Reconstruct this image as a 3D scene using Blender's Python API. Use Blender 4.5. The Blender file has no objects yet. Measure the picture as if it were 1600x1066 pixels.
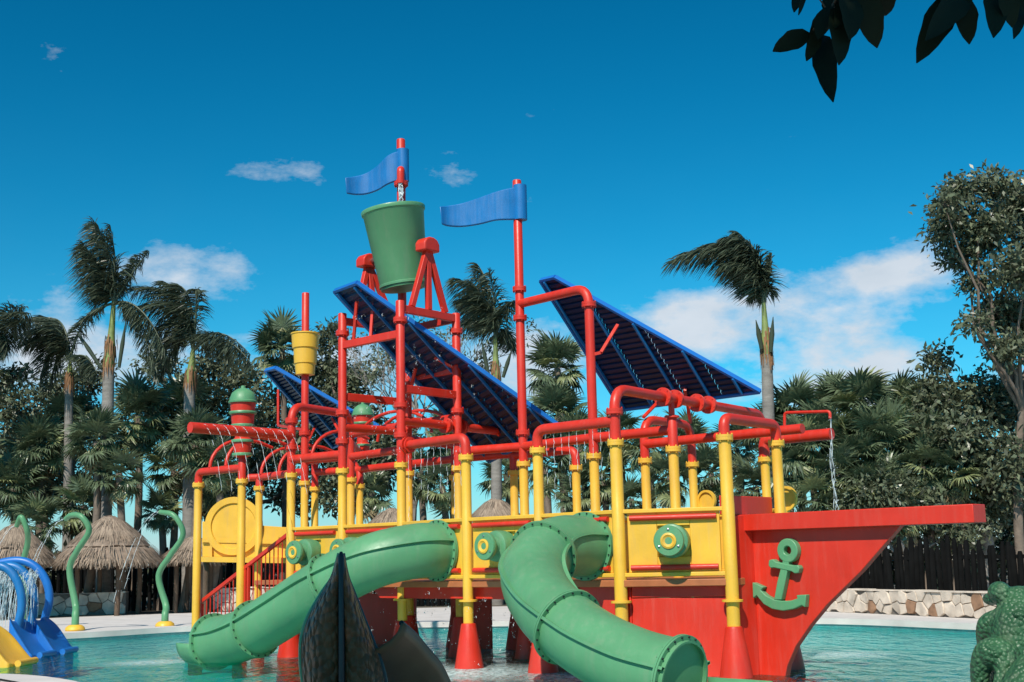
import bpy, bmesh, math, random
import numpy as np
from mathutils import Vector, Matrix
random.seed(7); rng = np.random.default_rng(7)
sc = bpy.context.scene
# ------------------------------------------------------------------ camera
FPX, PITCH, ROLL, EYE = 2000.0, math.radians(9.65), math.radians(1.27), 1.7
_c, _s = math.cos(ROLL), math.sin(ROLL)
FW = np.array([0, math.cos(PITCH), math.sin(PITCH)]); _up = np.array([0, -math.sin(PITCH), math.cos(PITCH)]); _rt = np.array([1., 0, 0])
RT = _c*_rt - _s*_up; UP = _s*_rt + _c*_up
cam_d = bpy.data.cameras.new('camera'); cam = bpy.data.objects.new('camera', cam_d); sc.collection.objects.link(cam)
cam_d.sensor_width = 36; cam_d.lens = 36*FPX/1600; cam_d.clip_start = .05; cam_d.clip_end = 3000
cam.matrix_world = Matrix(((RT[0], UP[0], -FW[0], 0), (RT[1], UP[1], -FW[1], 0), (RT[2], UP[2], -FW[2], EYE), (0, 0, 0, 1)))
sc.camera = cam
# ------------------------------------------------------------------ light
SUN = Vector((-.33, -.92, 1.02)).normalized()          # towards the sun
sun_d = bpy.data.lights.new('sun', 'SUN'); sun_d.energy = 3.6; sun_d.angle = math.radians(.53); sun_d.color = (1, .93, .82)
sun = bpy.data.objects.new('sun', sun_d); sc.collection.objects.link(sun)
sun.rotation_euler = SUN.to_track_quat('Z', 'Y').to_euler(); sun.location = (-20, -40, 40)
sc.view_settings.view_transform = 'Standard'; sc.view_settings.look = 'None'; sc.view_settings.exposure = .45; sc.view_settings.gamma = 1
w = bpy.data.worlds.new('World'); sc.world = w; w.use_nodes = True
nt = w.node_tree; nt.nodes.clear()
def nn(t, **k):
    n = nt.nodes.new(t)
    for a, b in k.items(): setattr(n, a, b)
    return n
def mth(op, a, b=None, c=None, clamp=False):
    n = nn('ShaderNodeMath', operation=op, use_clamp=clamp)
    for i, x in enumerate((a, b, c)):
        if x is None: continue
        if isinstance(x, (int, float)): n.inputs[i].default_value = x
        else: nt.links.new(x, n.inputs[i])
    return n.outputs[0]
sky = nn('ShaderNodeTexSky', sky_type='NISHITA', sun_disc=False)
sky.sun_elevation = math.asin(SUN.z); sky.sun_rotation = math.atan2(SUN.x, SUN.y); sky.air_density = 1.0; sky.dust_density = .3; sky.ozone_density = 3
tint = nn('ShaderNodeMix', data_type='RGBA', blend_type='MULTIPLY'); tint.inputs[0].default_value = 1
gam = nn('ShaderNodeGamma'); gam.inputs[1].default_value = 1.5
scl = nn('ShaderNodeMix', data_type='RGBA', blend_type='MULTIPLY'); scl.inputs[0].default_value = 1; scl.inputs[7].default_value = (.2, .2, .2, 1)
nt.links.new(sky.outputs[0], scl.inputs[6]); nt.links.new(scl.outputs[2], gam.inputs[0])
nt.links.new(gam.outputs[0], tint.inputs[6]); 
tc = nn('ShaderNodeTexCoord'); sep = nn('ShaderNodeSeparateXYZ'); nt.links.new(tc.outputs['Generated'], sep.inputs[0])
az = mth('ARCTAN2', sep.outputs[0], sep.outputs[1]); el = mth('ARCSINE', sep.outputs[2])
tcol = nn('ShaderNodeMix', data_type='RGBA'); tcol.inputs[6].default_value = (.02, 5.6, 5.5, 1); tcol.inputs[7].default_value = (1.3, 3.9, 5.4, 1)   # clear air above, paler towards the horizon
nt.links.new(mth('EXPONENT', mth('MULTIPLY', mth('MAXIMUM', el, 0.0), -13.0)), tcol.inputs[0]); nt.links.new(tcol.outputs[2], tint.inputs[7])
comb = nn('ShaderNodeCombineXYZ'); nt.links.new(mth('MULTIPLY', az, 1.0), comb.inputs[0]); nt.links.new(mth('MULTIPLY', el, 1.9), comb.inputs[1])
noi = nn('ShaderNodeTexNoise'); noi.inputs['Scale'].default_value = 12; noi.inputs['Detail'].default_value = 9; noi.inputs['Roughness'].default_value = .62
nt.links.new(comb.outputs[0], noi.inputs['Vector'])
# cloud cover: a bank low round the whole horizon and a few loose puffs above it
cov = mth('MULTIPLY', mth('EXPONENT', mth('MULTIPLY', mth('POWER', mth('DIVIDE', mth('SUBTRACT', el, .115), .06), 2), -1)), .12)
for (a0, e0, wa, we, k) in [(-.14, .312, .05, .013, .17), (-.19, .299, .05, .012, .17), (-.255, .222, .08, .026, .30), (-.32, .165, .12, .035, .34), (.02, .155, .06, .04, .36),
                            (.15, .178, .045, .026, .40), (.205, .172, .04, .03, .42), (.255, .155, .04, .024, .38), (.305, .207, .055, .021, .46), (.13, .18, .03, .02, .2), (.07, .272, .13, .012, .10), (.26, .235, .06, .008, .11), (-.045, .305, .02, .02, .09),
                            (.26, .115, .1, .03, .3), (-.12, .15, .07, .03, .2)]:
    q = mth('ADD', mth('POWER', mth('DIVIDE', mth('SUBTRACT', az, a0), wa), 2), mth('POWER', mth('DIVIDE', mth('SUBTRACT', el, e0), we), 2))
    cov = mth('ADD', cov, mth('MULTIPLY', mth('EXPONENT', mth('MULTIPLY', q, -1)), k))
dens = mth('MULTIPLY', mth('SUBTRACT', mth('ADD', noi.outputs[0], mth('MINIMUM', cov, .42)), .675), 3.4, clamp=True)
dens = mth('MAXIMUM', mth('SMOOTH_MIN', dens, .95, .1), mth('MULTIPLY', mth('EXPONENT', mth('MULTIPLY', mth('MAXIMUM', el, 0.0), -15.0)), .75), clamp=True)
noi2 = nn('ShaderNodeTexNoise'); noi2.inputs['Scale'].default_value = 16; noi2.inputs['Detail'].default_value = 5
nt.links.new(comb.outputs[0], noi2.inputs['Vector'])
cr = nn('ShaderNodeMix', data_type='RGBA'); nt.links.new(noi2.outputs[0], cr.inputs[0])
cr.inputs[6].default_value = (5.2, 6.2, 7.2, 1); cr.inputs[7].default_value = (8.6, 9.0, 9.6, 1)
mixc = nn('ShaderNodeMix', data_type='RGBA'); nt.links.new(dens, mixc.inputs[0]); nt.links.new(tint.outputs[2], mixc.inputs[6]); nt.links.new(cr.outputs[2], mixc.inputs[7])
bg = nn('ShaderNodeBackground'); bg.inputs[1].default_value = .070; nt.links.new(mixc.outputs[2], bg.inputs[0])
wo = nn('ShaderNodeOutputWorld'); nt.links.new(bg.outputs[0], wo.inputs[0])

# ------------------------------------------------------------------ where things stand
def ray(x, y): return FW + (x-800)/FPX*RT - (y-533)/FPX*UP
EY = np.array([0, 0, EYE])
def pz(x, y, z): r = ray(x, y); return EY + r*((z-EYE)/r[2])
def pY(x, y, Y): r = ray(x, y); return EY + r*(Y/r[1])
TH = math.radians(44); UU = np.array([math.cos(TH), -math.sin(TH), 0]); VV = np.array([math.sin(TH), math.cos(TH), 0]); ORG = np.array([.36, 19.90, 0])
def S(u, v, z): return ORG + u*UU + v*VV + np.array([0, 0, z])
def uv(p): d = np.asarray(p)-ORG; return float(d@UU), float(d@VV)
def pv(x, y, v):                       # the point of the ship plane v seen at a picture position
    r = ray(x, y); t = (v - (EY-ORG)@VV)/(r@VV); return EY + r*t
def pu(x, y, u):
    r = ray(x, y); t = (u - (EY-ORG)@UU)/(r@UU); return EY + r*t
def zat(p, py):                        # height above p whose picture row is py
    lo, hi = -3., 30.
    for _ in range(40):
        m = (lo+hi)/2; q = np.array([p[0], p[1], m])-EY; yy = 533-FPX*(q@UP)/(q@FW)
        if yy > py: lo = m
        else: hi = m
    return lo

# ------------------------------------------------------------------ materials
MATS = {}
def mat(name, col, rough=.5, var=.12, scale=6., bump=0., bscale=40., spec=.5, metal=0., coat=0., island=False, trans=0., dirt=0.):
    m = bpy.data.materials.new(name); m.use_nodes = True; t = m.node_tree; b = t.nodes['Principled BSDF']
    def N(ty): return t.nodes.new(ty)
    geo = N('ShaderNodeNewGeometry')
    n = N('ShaderNodeTexNoise'); n.inputs['Scale'].default_value = scale; n.inputs['Detail'].default_value = 6
    t.links.new(geo.outputs['Position'], n.inputs['Vector'])
    hs = N('ShaderNodeHueSaturation'); hs.inputs['Color'].default_value = (*col, 1)
    mp = N('ShaderNodeMapRange'); mp.inputs[1].default_value = .25; mp.inputs[2].default_value = .75
    mp.inputs[3].default_value = 1-var; mp.inputs[4].default_value = 1+var
    src = geo.outputs['Random Per Island'] if island else n.outputs[0]
    if island: mp.inputs[1].default_value = 0; mp.inputs[2].default_value = 1
    t.links.new(src, mp.inputs[0]); t.links.new(mp.outputs[0], hs.inputs['Value'])
    out = hs.outputs[0]
    if dirt:
        n3 = N('ShaderNodeTexNoise'); n3.inputs['Scale'].default_value = 3.2; n3.inputs['Detail'].default_value = 9; n3.inputs['Roughness'].default_value = .7
        mpp = N('ShaderNodeMapping'); mpp.inputs['Scale'].default_value = (3.2, 3.2, .35); t.links.new(geo.outputs['Position'], mpp.inputs[0]); t.links.new(mpp.outputs[0], n3.inputs['Vector'])
        r3 = N('ShaderNodeMapRange'); r3.inputs[1].default_value = .5; r3.inputs[2].default_value = .8; r3.inputs[4].default_value = dirt; t.links.new(n3.outputs[0], r3.inputs[0])
        mx = N('ShaderNodeMix'); mx.data_type = 'RGBA'; t.links.new(r3.outputs[0], mx.inputs[0]); t.links.new(out, mx.inputs[6]); mx.inputs[7].default_value = (.34, .30, .24, 1)
        out = mx.outputs[2]
        rr = N('ShaderNodeMapRange'); rr.inputs[1].default_value = .35; rr.inputs[2].default_value = .7; rr.inputs[3].default_value = rough; rr.inputs[4].default_value = min(1, rough+.28)
        t.links.new(n3.outputs[0], rr.inputs[0]); t.links.new(rr.outputs[0], b.inputs['Roughness'])
    t.links.new(out, b.inputs['Base Color'])
    if not dirt: b.inputs['Roughness'].default_value = rough
    b.inputs['Metallic'].default_value = metal
    b.inputs['Specular IOR Level'].default_value = spec; b.inputs['Coat Weight'].default_value = coat
    if trans:
        tr = N('ShaderNodeBsdfTranslucent'); t.links.new(out, tr.inputs[0]); ms = N('ShaderNodeMixShader'); ms.inputs[0].default_value = trans
        t.links.new(b.outputs[0], ms.inputs[1]); t.links.new(tr.outputs[0], ms.inputs[2]); t.links.new(ms.outputs[0], t.nodes['Material Output'].inputs[0])
    if bump:
        n2 = N('ShaderNodeTexNoise'); n2.inputs['Scale'].default_value = bscale; n2.inputs['Detail'].default_value = 4
        t.links.new(geo.outputs['Position'], n2.inputs['Vector'])
        bp = N('ShaderNodeBump'); bp.inputs['Strength'].default_value = bump; bp.inputs['Distance'].default_value = .02
        t.links.new(n2.outputs[0], bp.inputs['Height']); t.links.new(bp.outputs[0], b.inputs['Normal'])
    MATS[name] = m; return m
mat('red', (.64, .030, .013), .32, .10, 2.5, .06, 30, dirt=.13)
mat('yellow', (.80, .455, .042), .36, .10, 2.5, .08, 30, dirt=.24)
mat('green', (.100, .292, .138), .32, .16, 1.4, .07, 20, dirt=.22)
mat('blue', (.008, .155, .42), .32, .12, 3, .05, 30, dirt=.08)
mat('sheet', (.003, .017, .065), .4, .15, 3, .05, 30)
mat('blue_light', (.012, .15, .50), .4, .1, 3)
mat('deck_brown', (.42, .13, .045), .5, .2, 4, .1)
mat('thatch', (.27, .20, .15), .95, .35, 5, .6, 60)
mat('thatch_strand', (.30, .225, .165), .95, .4, 5, island=True)
mat('stake', (.008, .008, .008), .95, .35, 3, .4, 30, spec=.05)  # near-black base colour stands in for shade over the fence
mat('wood', (.11, .07, .045), .85, .3, 4, .4, 30)
mat('stone', (.60, .51, .42), .9, .30, 3.2, .5, 25, island=False)
mat('stone_brown', (.30, .17, .10), .9, .3, 6, .5, 25)
mat('mortar', (.16, .14, .12), .95, .2, 8, .4, 40)
mat('deck', (.62, .575, .54), .85, .12, 1.6, .15, 60)
mat('soil', (.10, .085, .06), .95, .3, .5, .4, 10)
mat('tile', (.20, .50, .52), .3, .2, 9)
mat('bark_pale', (.25, .225, .20), .9, .25, 4, .5, 14)
def bands(m, k):
    t = MATS[m].node_tree
    for n in list(t.nodes):
        if n.type == 'TEX_NOISE' and abs(n.inputs['Scale'].default_value-4) < .1:
            mp = t.nodes.new('ShaderNodeMapping'); mp.inputs['Scale'].default_value = (.35, .35, k); g = t.nodes.new('ShaderNodeNewGeometry'); t.links.new(g.outputs['Position'], mp.inputs[0]); t.links.new(mp.outputs[0], n.inputs['Vector']); n.inputs['Roughness'].default_value = .7
        if n.type == 'MAP_RANGE': n.inputs[3].default_value = .55; n.inputs[4].default_value = 1.3
bands('bark_pale', 1.6)
mat('bark', (.17, .13, .10), .95, .3, 5, .6, 16)
mat('crownshaft', (.20, .25, .075), .5, .35, 3)
mat('sheath', (.26, .13, .06), .85, .4, 4, .3)
mat('frond', (.075, .095, .058), .42, .45, 3, island=True, trans=.18)
mat('fan', (.125, .165, .09), .33, .40, 2, island=True, trans=.2)
mat('fan_pale', (.24, .27, .12), .45, .35, 2, island=True, trans=.2)
mat('fan_dry', (.25, .19, .10), .8, .35, 2, island=True, trans=.1)
mat('leaf', (.125, .145, .085), .35, .5, 2, island=True, trans=.18)
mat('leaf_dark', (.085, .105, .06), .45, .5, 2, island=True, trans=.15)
mat('leaf_near_shaded', (.016, .024, .012), .6, .2, 4, spec=.15)  # hanging leaves: backlit shade put into a near-black leaf colour
mat('statue', (.036, .115, .048), .38, .35, 4, .25, 18, dirt=.25)
mat('steel', (.5, .5, .5), .35, .1, 4, metal=1)
mat('black', (.012, .014, .016), .4, .1, 4)
mat('brown_slide', (.30, .125, .06), .4, .2, 4, spec=.2)
mat('foam', (.82, .88, .9), .35, .05, 4, trans=.35)
def scale_mat():
    m = mat('scales', (.15, .062, .026), .38, .35, 5, spec=.2); t = m.node_tree; b = t.nodes['Principled BSDF']
    v = t.nodes.new('ShaderNodeTexVoronoi'); v.inputs['Scale'].default_value = 20
    g = t.nodes.new('ShaderNodeNewGeometry'); mp = t.nodes.new('ShaderNodeMapping'); mp.inputs['Scale'].default_value = (1, 1, .8)
    t.links.new(g.outputs['Position'], mp.inputs[0]); t.links.new(mp.outputs[0], v.inputs['Vector'])
    bp = t.nodes.new('ShaderNodeBump'); bp.inputs['Strength'].default_value = 1; bp.inputs['Distance'].default_value = .03; bp.invert = True
    t.links.new(v.outputs[0], bp.inputs['Height']); t.links.new(bp.outputs[0], b.inputs['Normal'])
scale_mat()
def statue_mat():
    t = MATS['statue'].node_tree; b = t.nodes['Principled BSDF']; g = t.nodes.new('ShaderNodeNewGeometry')
    v = t.nodes.new('ShaderNodeTexVoronoi'); v.inputs['Scale'].default_value = 34; t.links.new(g.outputs['Position'], v.inputs['Vector'])
    bp = t.nodes.new('ShaderNodeBump'); bp.inputs['Strength'].default_value = .9; bp.inputs['Distance'].default_value = .02; bp.invert = True
    t.links.new(v.outputs[0], bp.inputs['Height']); t.links.new(bp.outputs[0], b.inputs['Normal'])
statue_mat()
def water_mat():
    m = bpy.data.materials.new('water'); m.use_nodes = True; t = m.node_tree; t.nodes.clear()
    N = t.nodes.new; L = t.links.new
    g = N('ShaderNodeNewGeometry'); mp = N('ShaderNodeMapping'); mp.inputs['Scale'].default_value = (2.3, .9, 1); L(g.outputs['Position'], mp.inputs[0])
    n1 = N('ShaderNodeTexNoise'); n1.inputs['Scale'].default_value = 1.5; n1.inputs['Detail'].default_value = 4; n1.inputs['Roughness'].default_value = .55; L(mp.outputs[0], n1.inputs['Vector'])
    bp = N('ShaderNodeBump'); bp.inputs['Strength'].default_value = 1; bp.inputs['Distance'].default_value = .60; L(n1.outputs[0], bp.inputs['Height'])
    gl = N('ShaderNodeBsdfGlossy'); gl.inputs['Roughness'].default_value = .06; gl.inputs['Color'].default_value = (.95, 1, 1, 1); L(bp.outputs[0], gl.inputs['Normal'])
    tr = N('ShaderNodeBsdfTransparent'); tr.inputs[0].default_value = (.10, .90, .84, 1)
    fr = N('ShaderNodeFresnel'); fr.inputs[0].default_value = 1.28; L(bp.outputs[0], fr.inputs['Normal'])
    ms = N('ShaderNodeMixShader'); fm = N('ShaderNodeMath'); fm.operation = 'MULTIPLY'; fm.inputs[1].default_value = .52; L(fr.outputs[0], fm.inputs[0]); L(fm.outputs[0], ms.inputs[0]); L(tr.outputs[0], ms.inputs[1]); L(gl.outputs[0], ms.inputs[2])
    # bubbles: white water where the jets come down round the ship
    df = N('ShaderNodeBsdfDiffuse'); df.inputs[0].default_value = (.62, .78, .78, 1)
    acc = None
    for (x, y, r, k) in [(-1.0, 20.0, 2.3, .75), (.9, 19.0, 1.8, .6), (-2.5, 23.5, 2.2, .35), (5.4, 22.0, 1.3, .5), (-6.0, 27.0, 1.4, .35), (-6.7, 23.7, 1.1, .5)]:
        vs = N('ShaderNodeVectorMath'); vs.operation = 'DISTANCE'; L(g.outputs['Position'], vs.inputs[0]); vs.inputs[1].default_value = (x, y, 0)
        mr = N('ShaderNodeMapRange'); mr.interpolation_type = 'SMOOTHSTEP'; mr.inputs[1].default_value = 0; mr.inputs[2].default_value = r; mr.inputs[3].default_value = k; mr.inputs[4].default_value = 0; L(vs.outputs['Value'], mr.inputs[0])
        if acc is None: acc = mr.outputs[0]
        else:
            a = N('ShaderNodeMath'); a.operation = 'MAXIMUM'; L(acc, a.inputs[0]); L(mr.outputs[0], a.inputs[1]); acc = a.outputs[0]
    n2 = N('ShaderNodeTexNoise'); n2.inputs['Scale'].default_value = 5; n2.inputs['Detail'].default_value = 8; n2.inputs['Roughness'].default_value = .7; L(mp.outputs[0], n2.inputs['Vector'])
    m2 = N('ShaderNodeMath'); m2.operation = 'MULTIPLY'; L(acc, m2.inputs[0]); mr2 = N('ShaderNodeMapRange'); mr2.inputs[1].default_value = .35; mr2.inputs[2].default_value = .65; mr2.inputs[3].default_value = .3; mr2.inputs[4].default_value = 1.3; L(n2.outputs[0], mr2.inputs[0]); L(mr2.outputs[0], m2.inputs[1])
    ms2 = N('ShaderNodeMixShader'); L(m2.outputs[0], ms2.inputs[0]); L(ms.outputs[0], ms2.inputs[1]); L(df.outputs[0], ms2.inputs[2])
    o = N('ShaderNodeOutputMaterial'); L(ms2.outputs[0], o.inputs[0]); MATS['water'] = m
water_mat()
def floor_mat():
    m = mat('pool_floor', (.034, .41, .385), .6, .12, 1.2)
floor_mat()

# ------------------------------------------------------------------ mesh helpers
class MB:
    def __init__(s): s.v = []; s.f = []; s.mi = []
    def add(s, v, f):
        o = len(s.v); s.v += [tuple(map(float, p)) for p in v]; s.f += [tuple(i+o for i in q) for q in f]; return s
    def tube(s, pts, r, seg=14, cap=True, inner=None):
        P = [np.asarray(p, float) for p in pts]; n = len(P); R = r if hasattr(r, '__len__') else [r]*n
        T = [(P[min(i+1, n-1)]-P[max(i-1, 0)]) for i in range(n)]; T = [t/(np.linalg.norm(t)+1e-12) for t in T]
        a = np.array([0, 0, 1.]) if abs(T[0][2]) < .9 else np.array([1., 0, 0])
        x = np.cross(T[0], a); x /= np.linalg.norm(x); rings = []
        for i in range(n):
            x = x-T[i]*(x@T[i]); x /= np.linalg.norm(x); y = np.cross(T[i], x)
            rings.append([P[i]+(math.cos(k*2*math.pi/seg)*x+math.sin(k*2*math.pi/seg)*y)*R[i] for k in range(seg)])
        v = [p for q in rings for p in q]
        f = [(i*seg+k, i*seg+(k+1) % seg, (i+1)*seg+(k+1) % seg, (i+1)*seg+k) for i in range(n-1) for k in range(seg)]
        if inner:
            o = len(v)
            for i in range(n): v += [P[i]+(p-P[i])*(inner/R[i]) for p in rings[i]]
            f += [(o+i*seg+k, o+(i+1)*seg+k, o+(i+1)*seg+(k+1) % seg, o+i*seg+(k+1) % seg) for i in range(n-1) for k in range(seg)]
            e = (n-1)*seg
            f += [(k, o+k, o+(k+1) % seg, (k+1) % seg) for k in range(seg)] + [(e+k, e+(k+1) % seg, o+e+(k+1) % seg, o+e+k) for k in range(seg)]
        elif cap: f += [tuple(range(seg))[::-1], tuple(range((n-1)*seg, n*seg))]
        return s.add(v, f)
    def lathe(s, prof, at, axis=(0, 0, 1), seg=24):
        ax = np.asarray(axis, float); ax /= np.linalg.norm(ax); pts = [np.asarray(at)+ax*h for r, h in prof]
        a = np.array([0, 0, 1.]) if abs(ax[2]) < .9 else np.array([1., 0, 0]); x = np.cross(ax, a); x /= np.linalg.norm(x); y = np.cross(ax, x)
        v = [p+(math.cos(k*2*math.pi/seg)*x+math.sin(k*2*math.pi/seg)*y)*max(r, 1e-4) for p, (r, h) in zip(pts, prof) for k in range(seg)]
        n = len(prof); f = [(i*seg+k, i*seg+(k+1) % seg, (i+1)*seg+(k+1) % seg, (i+1)*seg+k) for i in range(n-1) for k in range(seg)]
        f += [tuple(range(seg))[::-1], tuple(range((n-1)*seg, n*seg))]
        return s.add(v, f)
    def hexa(s, a, b, c, d, off):          # quad a b c d thickened by vector off
        o = np.asarray(off); v = [np.asarray(p) for p in (a, b, c, d)]; v += [p+o for p in v]
        return s.add(v, [(0, 1, 2, 3), (7, 6, 5, 4), (0, 4, 5, 1), (1, 5, 6, 2), (2, 6, 7, 3), (3, 7, 4, 0)])
    def bar(s, a, b, w, h, up=(0, 0, 1)):
        a = np.asarray(a, float); b = np.asarray(b, float); t = b-a; t /= np.linalg.norm(t); x = np.cross(t, up); x /= np.linalg.norm(x); y = np.cross(x, t)
        c = [a+sx*x*w/2+sy*y*h/2 for sx, sy in ((-1, -1), (1, -1), (1, 1), (-1, 1))]
        return s.hexa(*c, b-a)
    def prism(s, poly, off):
        o = np.asarray(off); n = len(poly); v = [np.asarray(p) for p in poly]; v += [p+o for p in v]
        return s.add(v, [tuple(range(n))[::-1], tuple(range(n, 2*n))]+[(i, (i+1) % n, n+(i+1) % n, n+i) for i in range(n)])
def fillet(pts, r, n=6):
    P = [np.asarray(p, float) for p in pts]; out = [P[0]]
    for i in range(1, len(P)-1):
        a = P[i-1]-P[i]; b = P[i+1]-P[i]; la, lb = np.linalg.norm(a), np.linalg.norm(b); rr = min(r, la*.49, lb*.49)
        p0 = P[i]+a/la*rr; p2 = P[i]+b/lb*rr
        for k in range(n+1):
            t = k/n; out.append((1-t)**2*p0+2*t*(1-t)*(P[i]*.93+(p0+p2)/2*.07)+t*t*p2)
    return out+[P[-1]]
def smooth(pts, n=8):
    P = [np.asarray(p, float) for p in pts]; P = [2*P[0]-P[1]]+P+[2*P[-1]-P[-2]]; out = []
    for i in range(1, len(P)-2):
        for k in range(n):
            t = k/n; a, b, c, d = P[i-1:i+3]
            out.append(.5*((2*b)+(c-a)*t+(2*a-5*b+4*c-d)*t*t+(3*b-a-3*c+d)*t**3))
    return out+[P[-2]]
COL = sc.collection
def link_mesh(name, me, parent=None, loc=None):
    o = bpy.data.objects.new(name, me); COL.objects.link(o)
    if parent: o.parent = parent
    if loc is not None: o.location = [float(q) for q in loc]
    return o
WLOC = {}
def wloc(p):
    l = np.zeros(3)
    while p is not None: l = l+np.array(p.location); p = p.parent
    return l
def build(name, mb, material, parent=None, angle=40, origin=None):
    """one mesh object; vertices are given in world space"""
    V = np.array(mb.v); o = V.mean(0) if origin is None else np.asarray(origin, float)
    if origin is None: o[2] = V[:, 2].min()
    me = bpy.data.meshes.new(name); me.from_pydata((V-o).tolist(), [], mb.f); me.materials.append(MATS[material])
    me.polygons.foreach_set('use_smooth', [True]*len(me.polygons)); me.set_sharp_from_angle(angle=math.radians(angle)); me.update()
    ob = link_mesh(name, me, parent, o-wloc(parent))
    if name in ('beam', 'bow_beam', 'bow_plate', 'hull_panel', 'hull_skirt', 'guard_panel', 'rail', 'bulwark', 'deck', 'landing_panel', 'leg', 'step'):
        bv = ob.modifiers.new('edge', 'BEVEL'); bv.width = .010; bv.segments = 2; bv.limit_method = 'ANGLE'
    return ob
def raw_mesh(name, V, Fq, material, quads=True):
    V = np.asarray(V, np.float32); Fq = np.asarray(Fq, np.int32); k = Fq.shape[1]
    me = bpy.data.meshes.new(name); me.vertices.add(len(V)); me.vertices.foreach_set('co', V.ravel())
    me.loops.add(Fq.size); me.loops.foreach_set('vertex_index', Fq.ravel()); me.polygons.add(len(Fq))
    me.polygons.foreach_set('loop_start', np.arange(len(Fq), dtype=np.int32)*k)
    me.update(calc_edges=True); me.materials.append(MATS[material]); return me
def tag(o, label=None, cat=None, group=None, kind=None):
    if label: o['label'] = label
    if cat: o['category'] = cat
    if group: o['group'] = group
    if kind: o['kind'] = kind
    return o
def thing(name, loc, label, cat, group=None):
    o = bpy.data.objects.new(name, None); COL.objects.link(o); o.location = [float(q) for q in loc]; o.empty_display_size = .2
    return tag(o, label, cat, group)

# ------------------------------------------------------------------ the setting
far = [(-40, 12), (-26, 22), (-18, 27.5), (-11.2, 31.4), (-8.5, 33.8), (-5, 33.9), (-2, 33.2), (3, 32.4), (7.3, 30.7), (9.8, 26.9), (12.5, 23.5), (18, 19), (24, 15)]
near = [(20, 11.5), (12, 10.6), (6, 12.2), (1.5, 12.6), (-2, 12.8), (-4.5, 15), (-6.2, 18.2), (-8.2, 19.9), (-11, 19.3), (-20, 15), (-34, 9)]
pool = np.array(smooth([(*p, 0) for p in far], 5)+smooth([(*p, 0) for p in near], 5))
PC = np.array([-2., 21., 0]); npl = len(pool)
def ring(name, r0, r1, z0, z1, material, kind='structure'):
    def off(r):
        d = pool-PC; L = np.linalg.norm(d, axis=1, keepdims=True); return PC+d*(1+r/L)
    a, b = off(r0), off(r1); mb = MB(); v = []
    for i in range(npl): v += [(a[i][0], a[i][1], z0), (a[i][0], a[i][1], z1), (b[i][0], b[i][1], z1)]
    f = []
    for i in range(npl):
        j = (i+1) % npl; f += [(3*i, 3*i+1, 3*j+1, 3*j), (3*i+1, 3*i+2, 3*j+2, 3*j+1)]
    mb.add(v, f); o = build(name, mb, material, origin=(0, 0, 0)); tag(o, kind=kind); return o
o = ring('ground', 6.5, 1500, .10, .104, 'soil')
o = ring('pool_deck', .02, 11, -.5, .125, 'deck')
o = ring('pool_coping', -.06, .55, .03, .165, 'deck')
o = ring('pool_tile_band', -.02, .0, -.5, .04, 'tile')
mb = MB(); mb.add([(p[0], p[1], -.48) for p in pool], [tuple(range(npl))]); tag(build('pool_floor', mb, 'pool_floor', origin=(0, 0, 0)), kind='structure')
mb = MB(); mb.add([(p[0], p[1], 0) for p in pool], [tuple(range(npl))]); tag(build('water', mb, 'water', origin=(0, 0, 0)), kind='structure')

# ------------------------------------------------------------------ the play ship
FZ = 3.35; R0 = .083
ship = thing('play_ship', S(-2, 1.6, 0), 'red and yellow pirate play ship of pipes standing in the pool', 'play structure')
COLS = dict(A=(310, 758), B=(378, 752), C=(405, 763), D=(455, 743), E=(535, 736), F=(627, 727), G=(728, 715), H=(840, 704), I=(962, 692), J=(1132, 684), K=(1213, 693),
            L=(1195, 718), M=(1082, 726), N=(1052, 702), O=(1008, 720), P=(928, 713), Q=(900, 731), R=(818, 725), S=(803, 739), T=(476, 755), T2=(492, 764), E2=(548, 750), E3=(562, 760),
            F2=(638, 740), Gp=(716, 732), G3=(711, 746))
C = {k: pz(x, y, FZ) for k, (x, y) in COLS.items()}
for k in C: C[k][2] = 0
def at(k, z): return C[k]+np.array([0, 0, z])
def zc(k, py): return zat(C[k], py)
colobj = {}
def flange(p, parent, material='red', r=.125, axis=(0, 0, 1), h=.045):
    ax = np.asarray(axis, float); mb = MB()
    mb.lathe([(R0, -h*.9), (r, -h*.9), (r, -.004), (r*.98, -.002), (r*.98, .002), (r, .004), (r, h*.9), (R0, h*.9)], p, ax, 20)
    a = np.array([0, 0, 1.]) if abs(ax[2]) < .9 else np.array([1., 0, 0]); x = np.cross(ax, a); x /= np.linalg.norm(x); y = np.cross(ax, x)
    for k in range(6):
        c = p+(math.cos(k*1.047+.3)*x+math.sin(k*1.047+.3)*y)*(r*.86); mb.lathe([(.011, -h*1.4), (.011, h*1.4)], c, ax, 6)
    return build('flange', mb, material, parent)
tops = dict(A=0, B=713, C=744, D=0, E=490, F=470, G=0, H=0, I=0, J=0, K=0, L=0, M=0, N=652, O=0, P=0, Q=0, R=282, S=648, T=458, T2=720, E2=0, E3=735, F2=0, Gp=490, G3=700)
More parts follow.
